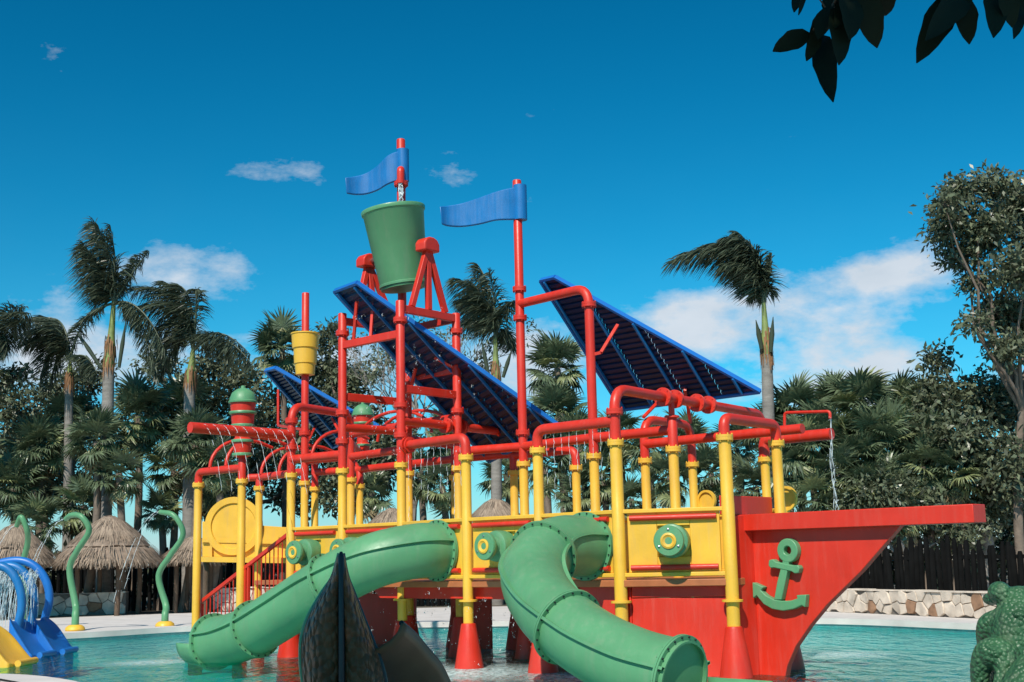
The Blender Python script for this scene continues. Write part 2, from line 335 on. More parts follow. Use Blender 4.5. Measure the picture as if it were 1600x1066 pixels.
for k in C:
    lean = k in ('A', 'B', 'C', 'T', 'T2', 'E3')
    rr = .094 if k in 'IJ' else R0
    mb = MB(); mb.tube([at(k, -.48), at(k, 1.0), at(k, 2.42), at(k, 2.425), at(k, FZ-.02)], [rr, rr, rr, rr*.97, rr*.97], 20)
    c = build('column', mb, 'yellow', ship); colobj[k] = c
    f = flange(at(k, FZ), c, 'yellow'); f.name = 'flange'
    if not lean:
        mb = MB(); mb.lathe([(.25, -.48), (.235, 0), (.125, .66), (.115, .69), (rr*.9, .70)], at(k, 0), seg=24); build('base_cone', mb, 'red', c)
        mb = MB(); mb.lathe([(rr, 1.03), (.15, 1.035), (.15, 1.065), (rr, 1.07)], at(k, 0), seg=24); build('collar', mb, 'yellow', c)
    else:
        mb = MB(); mb.lathe([(.14, -.48), (.14, .05), (.12, .08), (rr, .085)], at(k, 0), seg=20); build('foot', mb, 'red', c)
    if tops[k]:
        z1 = zc(k, tops[k]); mb = MB(); mb.tube([at(k, FZ+.02), at(k, z1-.015), at(k, z1)], [R0*.96, R0*.96, R0*.85], 20); build('riser', mb, 'red', c)
def rings(k, ys):
    for y in ys: flange(at(k, zc(k, y)), colobj[k])
rings('E', [521, 645, 690]); rings('F', [500, 633, 680]); rings('Gp', [518, 642, 690]); rings('R', [452, 497, 676]); rings('D', [658, 699]); rings('T', [677]); rings('S', [655])
def pipe(pts, r=R0*.96, bend=.28, name='pipe', material='red', seg=18):
    mb = MB(); mb.tube(fillet(pts, bend) if len(pts) > 2 else pts, r, seg); return build(name, mb, material, ship)
def clamp(p, axis, parent):
    f = flange(p, parent, 'red', .15, axis, .022); f.name = 'clamp'
    f2 = flange(p+np.asarray(axis)*.07, parent, 'red', .135, axis, .018); f2.name = 'clamp'
up = lambda k, py: at(k, zc(k, py))
z = zc('A', 738); pipe([at('A', FZ), at('A', z), at('B', z)])
z = zc('C', 746); pipe([at('C', z), at('T', z)]); pipe([C['C']+np.array([-.25, .05, z]), at('C', z)])
z = zc('D', 634); p = pipe([at('D', FZ), at('D', z), at('E2', z), at('E2', FZ)], bend=.3)
z = zc('D', 718); pipe([at('D', z), at('E', z)])
uD = uv(C['D'])[0]; tip = pu(297, 668, uD); zz = zc('D', 680); spray_pipe = pipe([tip, C['D']*[1, 1, 0]+[0, 0, zz]], r=.098)
def beam(a, b, h=.14, w=.09): mb = MB(); mb.bar(a, b, w, h); return build('beam', mb, 'red', ship, 30)
z = zc('E', 540); beam(at('E', z), at('F', z))
zt = zc('F', 482); beam(at('F', zt), at('Gp', zt)); beam(at('E', zt), at('F2', zt)); beam(at('Gp', zt), at('F2', zt))
pipe([at('F2', FZ), at('F2', zt+.1)], name='riser')
z = zc('F', 607); beam(at('F', z), at('Gp', z))
z = zc('Gp', 577); beam(at('F2', z), at('Gp', z))
z = zc('E', 620); beam(at('E', z), at('F2', z))
z = zc('F', 657); p = pipe([at('F', z), at('S', z)])
ax = (C['S']-C['F']); ax /= np.linalg.norm(ax); g = C['Gp']+[0, 0, z]
for d in (-.24, .22): clamp(C['F']+ax*(((C['Gp']-C['F'])@ax)+d)+[0, 0, z], ax, p)
z = zc('F', 697); p = pipe([at('F', z), at('G', z), at('G', FZ)]); ax = UU; clamp(at('F', z)+UU*.17, UU, p)
z = zc('E', 668); pipe([at('E', z), at('F2', z)])
z = zc('R', 698); pipe([at('Gp', z), at('R', z), at('P', z), at('N', z)], bend=.02)
z = zc('H', 672); pipe([at('H', FZ), at('H', z), at('I', z)])
z = zc('I', 607); p = pipe([at('I', FZ), at('I', z), at('L', z), at('L', FZ)], bend=.32)
flange(up('I', 643), p)
ax = (C['L']-C['I']); ax /= np.linalg.norm(ax); tN = (C['N']-C['I'])@ax
for d in (-.26, .12, .85, 1.25): clamp(C['I']+ax*(tN+d)+[0, 0, z], ax, p)
mb = MB(); b0 = C['I']+ax*tN+[0, 0, z]; mb.tube([up('N', 655), b0-[0, 0, .02]], .05, 10); mb.lathe([(.12, -.03), (.12, 0)], up('N', 650), seg=16); build('saddle', mb, 'red', ship)
z = zc('J', 653); pipe([at('J', FZ), at('J', z), at('K', z), at('K', FZ)], bend=.3)
z = zc('O', 655); pipe([at('O', FZ), at('O', z), at('M', z), at('M', FZ)], bend=.32)
z = zc('O', 694); e = C['O']+UU*3.2; pipe([at('O', z), e+[0, 0, z]])
z = zc('S', 712); pipe([at('S', z), at('Q', z), at('Q', FZ)])
z = zc('L', 688); e = pv(1300, 686, uv(C['L'])[1]); pipe([at('L', FZ), at('L', z), e*[1, 1, 0]+[0, 0, z]], r=.1, bend=.1)
vL = uv(C['L'])[1]; q = [pv(1226, 690, vL), pv(1226, 645, vL), pv(1297, 643, vL), pv(1297, 654, vL)]; pipe(q, r=.027, bend=.06, name='spout_pipe')
zR = zc('R', 475); pipe([at('R', zR), at('P', zR-.02), at('P', FZ)], bend=.3); flange(up('P', 476), colobj['P'])
z = 3.72; pipe([at('T2', z), at('E3', z), at('G3', z), at('S', z)], bend=.02); pipe([at('T', z+.1), at('E2', z+.1), at('F2', z+.1)], bend=.02)
pipe([at('E3', 4.1), at('E2', 4.1)]); pipe([at('T2', 3.95), at('T', 3.95)]); pipe([at('G3', 4.0), at('F2', 4.0)]); pipe([at('E2', 4.28), at('F2', 4.28), at('Gp', 4.28)], bend=.02)
# spray ribs arching over the stairs
for (x, y, row, k) in [(328, 731, .05, 0), (353, 728, .1, 0), (408, 741, 1.8, 1), (436, 738, 1.8, 1), (487, 716, 1.8, 2)]:
    a = pv(x, y, row); h = .62; d = VV*.95
    pts = [a+d*(1-math.cos(t))*.9+np.array([0, 0, h*math.sin(t)]) for t in np.linspace(0, math.pi/2, 9)]
    pts += [a+d*(.9+.9*s)+np.array([0, 0, h*(1-s*s*.35)]) for s in (.4, .8)]
    mb = MB(); mb.tube(pts, .036, 10); build('spray_rib', mb, 'red', ship)
for (x, y, row) in [(560, 690, 3.3), (590, 690, 3.3)]:
    a = pv(x, y, row); pts = [a+UU*1.2*(1-math.cos(t))+np.array([0, 0, .55*math.sin(t)]) for t in np.linspace(0, math.pi, 14)]
    mb = MB(); mb.tube(pts, .036, 10); build('spray_rib', mb, 'red', ship)

# decks, hull, rails
DZ = 1.36
def deck(poly, name='deck', z0=DZ-.10, z1=DZ, material='deck_brown'):
    mb = MB(); mb.prism([S(u, v, z0) for u, v in poly], (0, 0, z1-z0)); return build(name, mb, material, ship, 30)
uC = {k: uv(C[k]) for k in C}
deck([(-6.55, -.02), (1.6, -.02), (2.98, .72), (2.9, 2.35), (1.5, 3.35), (-6.55, 3.35)])
deck([(-.6, 3.36), (.9, 3.36), (.9, 5.1), (-.6, 5.1)])
deck([(-10.1, 1.75), (-6.56, 1.75), (-6.56, 3.35), (-10.1, 3.35)])
# hull panels
def wallp(a, b, z0, z1, t=.05, name='hull_panel', material='red', dz=0):
    a = np.asarray(a); b = np.asarray(b); d = b-a; d /= np.linalg.norm(d); n = np.array([d[1], -d[0], 0])
    mb = MB(); mb.hexa(a*[1, 1, 0]+[0, 0, z0], b*[1, 1, 0]+[0, 0, z0], b*[1, 1, 0]+[0, 0, z1], a*[1, 1, 0]+[0, 0, z1], -n*t); return build(name, mb, material, ship, 30)
mb = MB(); mb.hexa(S(-3.95, .12, 1.07), S(.35, .12, 1.07), S(.55, .12, 1.3), S(-4.25, .12, 1.3), VV*.05); build('hull_skirt', mb, 'red', ship, 30)
wallp(S(.66, .15, 0), S(1.62, .15, 0), -.48, 1.30)
wallp(S(1.63, .17, 0), S(2.93, .90, 0), -.48, 1.10); wallp(S(1.64, .155, 0), S(2.92, .885, 0), 1.105, 1.30)
wallp(S(-6.5, 3.3, 0), S(1.5, 3.3, 0), 1.05, 1.30); wallp(S(1.5, 3.3, 0), S(2.9, 2.3, 0), -.48, 1.3)
for xa, xb in ((440, 648), (704, 766), (800, 905)):  # added inner walls, no real hull parts: they darken the view below deck
    wallp(pv(xa, 960, 3.2), pv(xb, 960, 3.2), -.48, 1.04, .06)
# bow: thick plate under a long beam, with a bulwark behind
VB = 1.30
def pb(x, y): return pv(x, y, VB)
poly = [pb(1149, 826), pb(1412, 815), pb(1345, 893), pb(1292, 945), pb(1265, 978), pb(1243, 1010), pb(1230, 1040), pb(1222, 1085), pb(1190, 1085)]
mb = MB(); mb.prism(poly, VV*.13); bow = build('bow_plate', mb, 'red', ship, 30)
a, b = pb(1149, 829)-VV*.16, pb(1531, 819)-VV*.16; h = np.array([0, 0, .235]); a[2] = b[2] = (a[2]+b[2])/2
mb = MB(); mb.hexa(a, b, b+h, a+h, VV*.36); build('bow_beam', mb, 'red', ship, 30)
zb = a[2]+.235
wallp(S(2.80, .86, 0), S(2.78, 2.2, 0), zb+.002, zb+.28, .05, 'bulwark')
wallp(S(2.9, .80, 0), S(3.0, 1.3, 0), -.48, zb-.01, .05)
# anchor on the bow
def A2(zx, zy): return pb(1100+zx/2.39, 620+zy/2.39)
mb = MB(); tn = -VV*.11
cen = A2(326, 574); ro = np.linalg.norm(A2(361, 574)-cen)*1.1; ri = ro*.36
rg = []; 
for k in range(24):
    t = k*2*math.pi/24; rg.append(UU*math.cos(t)+np.array([0, 0, math.sin(t)]))
v = [cen+r*ro for r in rg]+[cen+r*ri for r in rg]; v += [p+tn for p in v]
f = []
for k in range(24):
    j = (k+1) % 24; f += [(k, 24+k, 24+j, j), (48+k, 48+j, 72+j, 72+k), (k, j, 48+j, 48+k), (24+k, 72+k, 72+j, 24+j)]
mb.add(v, f)
mb.prism([A2(*q) for q in [(310, 606), (334, 606), (318, 690), (304, 758), (276, 758), (288, 690)]], tn*.98)
mb.prism([A2(*q) for q in [(258, 610), (272, 606), (284, 616), (352, 630), (366, 628), (373, 640), (368, 658), (354, 660), (342, 652), (276, 638), (264, 640), (256, 630)]], tn*1.04)
mb.prism([A2(*q) for q in [(196, 692), (238, 710), (226, 722), (248, 742), (278, 757), (310, 762), (340, 760), (364, 752), (360, 740), (396, 738), (392, 786), (380, 778), (350, 792), (310, 799), (270, 792), (238, 774), (212, 742), (198, 752)]], tn)
an = build('anchor', mb, 'green', ship, 30); bv = an.modifiers.new('b', 'BEVEL'); bv.width = .012; bv.segments = 2; bv.limit_method = 'ANGLE'
tag(an, 'green anchor emblem raised on the red bow')

# yellow guard panels between the columns
ZP0, ZP1 = 1.40, 2.34
def guard(a, b, gap=.13, red=True, slot=None, opening=None):
    a = np.asarray(a)*[1, 1, 0]; b = np.asarray(b)*[1, 1, 0]; d = b-a; L = np.linalg.norm(d); d /= L; n = np.array([d[1], -d[0], 0]); a = a+d*gap; b = b-d*gap; L -= 2*gap
    Z = lambda q: np.array([0, 0, q])
    if n@(EY-a) < 0: n = -n
    mb = MB()
    if slot:            # recessed square behind a cannon: four pieces round it and a back plate
        c, s0 = slot; c -= gap; x0, x1, y0, y1 = c-s0, c+s0, (ZP0+ZP1)/2-.22+.03, (ZP0+ZP1)/2+.22+.03
        for (p, q, r, t) in [(0, x0, ZP0+.06, ZP1-.02), (x1, L, ZP0+.06, ZP1-.02), (x0, x1, ZP0+.06, y0), (x0, x1, y1, ZP1-.02)]:
            mb.hexa(a+d*p+Z(r), a+d*q+Z(r), a+d*q+Z(t), a+d*p+Z(t), -n*.05)
        mb.hexa(a+d*x0+Z(y0)-n*.045, a+d*x1+Z(y0)-n*.045, a+d*x1+Z(y1)-n*.045, a+d*x0+Z(y1)-n*.045, -n*.02)
    else: mb.hexa(a+Z(ZP0+.06), b+Z(ZP0+.06), b+Z(ZP1-.02), a+Z(ZP1-.02), -n*.05)
    g = build('guard_panel', mb, 'yellow', ship, 30)
    mb = MB(); mb.bar(a-d*.06+Z(ZP1), b+d*.06+Z(ZP1), .09, .06); build('rail', mb, 'yellow', g, 30)
    mb = MB(); mb.bar(a-d*.06+Z(ZP0+.03), b+d*.06+Z(ZP0+.03), .09, .06); build('rail', mb, 'yellow', g, 30)
    mb = MB(); mb.bar(a+Z(ZP0)-n*.02, a+Z(ZP1-.04)-n*.02, .06, .09); mb.bar(b+Z(ZP0)-n*.02, b+Z(ZP1-.04)-n*.02, .06, .09); build('frame', mb, 'yellow', g, 30)
    if red:
        for zz in (ZP1-.10, ZP0+.13):
            mb = MB(); mb.tube([a+d*.04+n*.035+Z(zz), b-d*.04+n*.035+Z(zz)], .04, 12); build('bumper_bar', mb, 'red', g)
    return a, d, n, L
PN = {}
for k1, k2 in ['DE', 'EF', 'FG', 'GH', 'HI', 'IJ']:
    Lc = np.linalg.norm(C[k2]-C[k1]); sl = {'DE': .42, 'GH': .52, 'IJ': .5}.get(k1+k2)
    PN[k1+k2] = guard(C[k1], C[k2], slot=(Lc*sl, .24) if sl else None)
for a, b in [(-6.2, -4.6), (-4.6, -3.0), (-3.0, -1.4), (-1.4, .1), (.1, 1.5)]: guard(S(a, 3.33, 0), S(b, 3.33, 0), gap=.05, red=False)
guard(S(1.5, 3.3, 0), C['K'], gap=.1, red=False); guard(S(-.6, 5.05, 0), S(.9, 5.05, 0), gap=.05, red=False)
# curly yellow panels on the far rail near the bow
for (x, y, r, v) in [(1104, 783, .2, 4.9), (1228, 779, .21, 4.2)]:
    c = pv(x, y, v); mb = MB(); mb.lathe([(r, -.03), (r, .03), (r*.8, .03), (r*.78, -.005)], c, -VV, 28); build('curl_panel', mb, 'yellow', ship)
    mb = MB(); mb.bar(c-[0, 0, r*.9], c*[1, 1, 0]+[0, 0, 1.3], .06, .1, VV); build('curl_post', mb, 'yellow', ship)
# yellow wheel panel behind the stairs
Yw = 29.6
def pw(x, y, dy=0): return pY(x, y, Yw+dy)
mb = MB(); mb.prism([pw(316, 815), pw(448, 824), pw(448, 872), pw(316, 870)], (0, .05, 0)); wp = build('landing_panel', mb, 'yellow', ship, 30)
tag(wp, 'yellow landing panel with a large half disc behind the stairs')
cw = pw(366, 822); mb = MB(); mb.lathe([(.66, 0), (.66, .09), (.52, .09), (.50, .05)], cw, (0, -1, 0), 40); build('disc', mb, 'yellow', wp)
mb = MB(); mb.bar(pw(316, 845, -.05), pw(448, 848, -.05), .05, .07); mb.bar(pw(316, 874, -.1), pw(448, 876, -.1), .3, .12); mb.bar(pw(330, 845, -.05), pw(330, 870, -.05), .05, .05, (0, 1, 0)); build('frame', mb, 'yellow', wp, 30)
for x in (322, 442):
    q = pw(x, 872); mb = MB(); mb.tube([q, q*[1, 1, 0]+[0, 0, -.48]], .07, 12); build('post', mb, 'wood', wp)
# spray barrels on column B and at the back
def barrel(base, s=1., who=colobj['B']):
    Z = lambda h: base+np.array([0, 0, h*s])
    mb = MB(); mb.lathe([(.10*s, 0), (.16*s, .03*s), (.19*s, .36*s), (.15*s, .40*s), (.14*s, .62*s), (.215*s, .66*s), (.255*s, 1.10*s), (.2*s, 1.13*s)], base, seg=28); b = build('spray_barrel', mb, 'red', who)
    for h, r in ((.06, .20), (.33, .215), (.64, .23), (.90, .27)):
        mb = MB(); mb.lathe([(r*s*.8, -.03*s), (r*s, -.028*s), (r*s*1.04, 0), (r*s, .028*s), (r*s*.8, .03*s)], Z(h), seg=28); build('hoop', mb, 'green', b)
    mb = MB(); mb.lathe([(.29*s, 1.10*s), (.295*s, 1.13*s), (.27*s, 1.15*s), (.265*s, 1.2*s), (.22*s, 1.31*s), (.13*s, 1.38*s), (.05*s, 1.405*s), (.045*s, 1.45*s), (.01*s, 1.46*s)], base, seg=28); build('dome', mb, 'green', b)
barrel(up('B', 715)); barrel(pv(567, 716, 3.4)*1.0, .85, colobj['E3'])
# yellow measuring bucket on mast T
zb0, zb1 = zc('T', 586), zc('T', 521); hh = zb1-zb0
mb = MB(); mb.lathe([(.15, 0), (.20, .005), (.215, hh*.25), (.235, hh*.27), (.25, hh*.62), (.275, hh*.64), (.295, hh*.97), (.31, hh*.97), (.31, hh), (.28, hh), (.26, hh*.7)], at('T', zb0), seg=32)
build('cone_bucket', mb, 'yellow', ship)

# ------------------------------------------------------------------ masts' flags
def flag(px_pts_top, px_pts_bot, Y, name, label, polex, thick=.07):
    a = [pY(x, y, Y-.10*math.sin(i*1.1)) for i, (x, y) in enumerate(px_pts_top)]; b = [pY(x, y, Y-.10*math.sin(i*1.1)) for i, (x, y) in enumerate(px_pts_bot)]
    a, b = smooth(a, 5), smooth(b, 5); n = len(a); t = np.array([0, thick, 0]); v = a+b+[p+t for p in a]+[p+t for p in b]; f = []
    for i in range(n-1): f += [(i, n+i, n+i+1, i+1), (2*n+i, 2*n+i+1, 3*n+i+1, 3*n+i), (i, i+1, 2*n+i+1, 2*n+i), (n+i, 3*n+i, 3*n+i+1, n+i+1)]
    f += [(0, 2*n, 3*n, n), (n-1, 2*n-1, 4*n-1, 3*n-1)]
    r = thing(name, pY(polex, px_pts_bot[0][1], Y), label, 'flag'); mb = MB(); mb.add(v, f); o = build('flag_cloth', mb, 'blue', r, 50); bv = o.modifiers.new('b', 'BEVEL'); bv.width = .02; bv.segments = 2
    mb = MB(); t0, t1 = pY(polex, px_pts_top[0][1]-2, Y), pY(polex, px_pts_bot[0][1]+2, Y); t1[:2] = t0[:2]; mb.tube([t1, t0], .125, 20); build('sleeve', mb, 'blue', r)
YR = float(C['R'][1])
flag([(820, 292), (800, 293), (775, 299), (750, 308), (722, 317), (700, 321), (687, 322)], [(820, 342), (800, 343), (775, 344), (750, 350), (722, 354), (700, 353), (690, 350)], YR, 'mast_flag', 'stiff blue flag on the red mast to the right of the green bucket', 812)
Yf = 24.4; pm = pY(626.5, 230, Yf)
mb = MB(); ztop = pY(625, 218, Yf)[2]; mb.tube([[pm[0], pm[1], zt-.3], [pm[0], pm[1], ztop-.02], [pm[0], pm[1], ztop]], [.085, .085, .075], 20); build('flag_mast', mb, 'red', ship)
mb = MB(); mb.bar([pm[0], pm[1], zt-.25], at('F2', zt), .1, .12); build('mast_bracket', mb, 'red', ship)
flag([(635, 236), (622, 236), (605, 243), (590, 258), (572, 270), (555, 275), (539, 277)], [(635, 282), (622, 282), (605, 288), (590, 297), (572, 303), (555, 304), (541, 302)], Yf, 'mast_flag', 'smaller blue flag on the mast standing above the green tipping bucket', 629)
sp = pY(626, 270, Yf-.16); mb = MB(); mb.tube(fillet([sp+[0, .16, .08], sp+[0, 0, .08], sp-[0, 0, .22]], .1), .075, 14); build('filler_spout', mb, 'red', ship); flange(sp+[0, .1, -.2], ship, 'red', .14)

# ------------------------------------------------------------------ tipping bucket
cb = (C['E']+C['F']+C['Gp']+C['F2'])/4
Yb = float(cb[1])
b0, b1 = pY(632, 452, Yb), pY(614.5, 329, Yb); axb = b1-b0; Hb = np.linalg.norm(axb); axb /= Hb; axb = axb+np.array([0, -.05, 0]); axb /= np.linalg.norm(axb)
bucket = thing('tipping_bucket', b0, 'big green tipping bucket tilted above the tower', 'bucket')
mb = MB(); mb.lathe([(.40, 0), (.435, .01), (.445, .06), (.575, Hb-.09), (.585, Hb-.08), (.60, Hb-.07), (.61, Hb-.02), (.60, Hb), (.555, Hb), (.54, Hb-.06), (.42, .08), (.02, .08)], b0, axb, 56); build('shell', mb, 'green', bucket)
mb = MB(); mb.lathe([(.448, .05), (.465, .06), (.465, .10), (.455, .11)], b0, axb, 56); build('bottom_hoop', mb, 'green', bucket)
def aframe(apx, base_a, base_b, Ya, who):
    ap = pY(*apx, Ya); r = thing('bucket_stand', (base_a+base_b)/2, who, 'stand'); m = (base_a+base_b)/2
    for q in (base_a*.8+base_b*.2, m, base_a*.2+base_b*.8):
        mb = MB(); mb.bar(q, ap, .10, .10, VV if abs((base_b-base_a)@VV) > .5 else UU); build('leg', mb, 'red', r, 30)
    d = base_b-base_a; d /= np.linalg.norm(d); e = np.cross(d, (0, 0, 1)); mb = MB()
    prof = [(-.2, -.1), (.2, -.1), (.2, .05), (.14, .13), (.05, .165), (-.05, .165), (-.14, .13), (-.2, .05)]
    mb.prism([ap+d*x-e*.13+np.array([0, 0, y]) for x, y in prof], e*.26); hd = build('pivot_cover', mb, 'red', r, 30); bv = hd.modifiers.new('b', 'BEVEL'); bv.width = .03; bv.segments = 3
    mb = MB(); inner = b0+axb*(Hb*.52); mb.tube([ap, ap+(inner-ap)*.35], .05, 12); build('axle', mb, 'steel', r)
ztb = zt+.07
mFG = (C['F']+C['Gp'])/2; mEF = (C['E']+C['F2'])/2
aframe((668, 386), at('F', ztb), at('Gp', ztb), float(mFG[1]), 'red A-frame stand with rounded cap at the right of the green bucket')
aframe((575, 411), at('E', ztb), at('F2', ztb), float(mEF[1]), 'red A-frame stand half hidden at the left of the green bucket')

# ------------------------------------------------------------------ sail roofs of corrugated sheet
def sail(p4, p3, p2, p1, label, ncor=26, npur=5):
    P = [np.asarray(q, float) for q in (p4, p3, p2, p1)]; r = thing('shade_roof', (P[0]+P[1])/2, label, 'roof', 'blue sail roofs of the play ship')
    n = np.cross(P[1]-P[0], P[3]-P[0]); n /= np.linalg.norm(n)
    if n[2] < 0: n = -n
    def Q(s, t, h=0): return (P[0]*(1-s)+P[1]*s)*(1-t)+(P[3]*(1-s)+P[2]*s)*t+n*h
    e1, e2 = P[1]-P[0], P[3]-P[0]; wt = min(.9, float((P[2]-P[3])@e1/(e1@e1)))
    def G(s, t, h=0): return Q(min(1., s/(1-(1-wt)*t)), t, h)          # same surface, lines of equal s run straight up the slope
    smax = lambda t: 1-(1-wt)*t
    pc = [0, .25, .5, .75, 1.]
    for j in range(4):             # four sheets, each lapping the next
        v = []; K = ncor*6; mb = MB(); rows = 0
        for i in range(K+1):
            t = i/K; s0, s1 = pc[j]+.002, min(pc[j+1]-.002, smax(t)-.001)
            if s1-s0 < .004: break
            hh = .035 if i % 6 in (0, 1) else 0; hh += .003*j; rows += 1
            v += [G(s0, t, hh), G(s1, t, hh), G(s0, t, hh+.012), G(s1, t, hh+.012)]
        f = []
        for i in range(rows-1):
            a = 4*i; b = a+4; f += [(a, a+1, b+1, b), (a+2, b+2, b+3, a+3), (a, b, b+2, a+2), (a+1, a+3, b+3, b+1)]
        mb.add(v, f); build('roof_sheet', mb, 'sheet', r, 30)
    for j in range(npur):
        s = .03+.86*j/(npur-1); t = min(.99, (1-s)/(1-wt)*.985); mb = MB(); mb.bar(G(s, .01, -.03), G(s, t, -.03), .035, .05, n); build('purlin', mb, 'blue', r, 30)
    for (s0, t0, s1, t1) in [(0, 0, 1, 0), (1, 0, 1, 1), (1, 1, 0, 1), (0, 1, 0, 0)]:
        a, b = Q(s0, t0, .02), Q(s1, t1, .02)
        mb = MB(); mb.bar(a, b, .05, .085, n); build('trim', mb, 'blue_light', r, 30)
    return r, Q
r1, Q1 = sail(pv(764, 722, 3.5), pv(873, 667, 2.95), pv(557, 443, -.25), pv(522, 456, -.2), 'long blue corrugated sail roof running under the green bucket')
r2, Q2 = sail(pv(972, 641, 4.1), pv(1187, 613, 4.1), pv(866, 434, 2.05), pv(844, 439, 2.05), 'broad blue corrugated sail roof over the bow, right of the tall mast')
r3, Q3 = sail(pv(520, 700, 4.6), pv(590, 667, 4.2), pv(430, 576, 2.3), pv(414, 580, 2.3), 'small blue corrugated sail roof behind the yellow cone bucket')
def strut(a, b, par=ship): mb = MB(); mb.bar(a, b, .05, .05, (0.3, .9, .1)); build('strut', mb, 'red', par, 30)
ze = zc('E', 536)
strut(at('E', ze)*.8+at('F', ze)*.2, Q1(.5, .93, -.05)); strut(at('E', ze)*.5+at('F', ze)*.5, Q1(.6, .86, -.05)); strut(at('F2', zc('E', 620)), Q1(.25, .55, -.05)); strut(at('Gp', zc('Gp', 577)), Q1(.7, .55, -.05))
strut(at('S', zc('S', 650)), Q1(.4, .1, -.05)); strut(at('R', zR)*.45+at('P', zR)*.55, Q2(.2, .9, -.06)); strut(pv(939, 551, 1.75), pv(965, 508, 2.2)); strut(pv(939, 551, 1.75), at('P', zc('P', 555)))
strut(at('O', zc('O', 652)), Q2(.35, .05, -.05)); strut(at('M', zc('M', 660)), Q2(.6, .1, -.05)); strut(at('T', zc('T', 700)), Q3(.1, .3, -.05)); strut(pv(435, 665, 2.6), pv(435, 609, 2.6)); strut(pv(435, 665, 2.6), at('T', zc('T', 672))); strut(at('E3', 3.7), Q3(.6, .3, -.05))

# ------------------------------------------------------------------ water cannons
def cannon(base, n, label):
    n = np.asarray(n, float); n /= np.linalg.norm(n); r = thing('water_cannon', base, label, 'water cannon', 'water cannons on the guard panels')
    mb = MB(); mb.lathe([(.20, -.03), (.235, -.02), (.24, .05), (.245, .18), (.235, .23), (.20, .25), (.15, .26), (.135, .30), (.14, .36), (.15, .39)], base, n, 36); build('body', mb, 'green', r)
    f = base+n*.39; mb = MB(); mb.lathe([(.14, 0), (.205, .005), (.215, .02), (.215, .07), (.205, .085), (.10, .09)], f, n, 36); fo = build('front_disc', mb, 'green', r)
    mb = MB(); mb.lathe([(.09, .085), (.112, .09), (.112, .105), (.085, .115), (.045, .085), (.02, .085)], f, n, 28); build('nozzle_ring', mb, 'yellow', r)
    mb = MB(); mb.lathe([(.03, .0855), (.03, .089)], f, n, 14); build('nozzle_hole', mb, 'black', r)
    a = np.array([0, 0, 1.]); x = np.cross(n, a); x /= np.linalg.norm(x)
    for t in (90, 210, 330):
        c = f+(math.cos(math.radians(t))*x+math.sin(math.radians(t))*a)*.158; mb = MB(); mb.lathe([(.017, .08), (.017, .097), (.008, .102)], c, n, 8); build('bolt', mb, 'steel', r)
ZC = (ZP0+ZP1)/2+.03
def onp(k, fr): a, d, n, L = PN[k]; return a+d*(L*fr)+np.array([0, 0, ZC])-n*.02, n
p, n = onp('DE', .40); cannon(p, n, 'green water cannon with yellow nozzle nearest the stairs')
p, n = onp('EF', .2); cannon(p, n, 'green water cannon mostly hidden behind the left tube slide')
p, n = onp('GH', .52); cannon(p, n, 'green water cannon between the two green tube slides')
p, n = onp('IJ', .5); cannon(p, n, 'green water cannon facing forward on the panel beside the bow')

# ------------------------------------------------------------------ tube slides
def tube_slide(path, label, joints, rad=.445, lip=None, endrings=True):
    pts = smooth(path, 9); r = thing('tube_slide', pts[-1]*[1, 1, 0], label, 'slide')
    mb = MB(); mb.tube(pts, rad, 44, inner=rad-.025); body = build('tube', mb, 'green', r, 50)
    T = lambda i: (pts[min(i+1, len(pts)-1)]-pts[max(i-1, 0)])/np.linalg.norm(pts[min(i+1, len(pts)-1)]-pts[max(i-1, 0)])
    for j in joints:
        i = min(int(j*(len(pts)-1)), len(pts)-1); t = T(i); c = pts[i]
        mb = MB(); mb.lathe([(rad-.005, -.03), (rad+.06, -.03), (rad+.06, -.004), (rad+.05, -.002), (rad+.05, .002), (rad+.06, .004), (rad+.06, .03), (rad-.005, .03)], c, t, 44); fl = build('joint_flange', mb, 'green', r, 30)
        a = np.array([0, 0, 1.]); x = np.cross(t, a); x /= np.linalg.norm(x); y = np.cross(x, t); mb = MB()
        for k in range(22):
            q = c+(math.cos(k*.2856)*x+math.sin(k*.2856)*y)*(rad+.036); mb.lathe([(.013, -.045), (.013, .045)], q, t, 6)
        b = build('bolts', mb, 'black', fl); b['kind'] = 'stuff'
    for side in (-1, 1):        # seam flange between the two half shells
        mb = MB(); v = []; f = []
        for i, c in enumerate(pts):
            t = T(i); x = np.cross(t, (0, 0, 1)); x /= np.linalg.norm(x); y = np.cross(x, t); e = x*side*.94+y*.34; e /= np.linalg.norm(e); q = np.cross(e, t)
            v += [c+e*(rad-.005)-q*.018, c+e*(rad+.05)-q*.018, c+e*(rad+.05)+q*.018, c+e*(rad-.005)+q*.018]
        for i in range(len(pts)-1):
            for k in range(4): f.append((4*i+k, 4*i+(k+1) % 4, 4*i+4+(k+1) % 4, 4*i+4+k))
        mb.add(v, f); build('seam_flange', mb, 'green', r, 40)
    if lip is not None:         # open run-out trough past the end
        e = pts[-1]; t = T(len(pts)-1); t = t*[1, 1, 0]; t /= np.linalg.norm(t); x = np.cross(t, (0, 0, 1)); v = []; f = []; m = 15; L = 7
        for i in range(L):
            s = i/(L-1); w = rad*(1-.1*s); c = e+t*lip*s; hgt = -.25-.75*s**.7
            for k in range(m):
                ph = math.pi*(1.0+ (k/(m-1))) ; q = c+x*math.cos(ph)*w+np.array([0, 0, math.sin(ph)*w*(.95)]); 
                v.append(q)
        for i in range(L-1):
            for k in range(m-1): f.append((i*m+k, i*m+k+1, (i+1)*m+k+1, (i+1)*m+k))
        mb = MB(); mb.add(v, f); o = build('runout', mb, 'green', r, 50); so = o.modifiers.new('s', 'SOLIDIFY'); so.thickness = .03
    return r
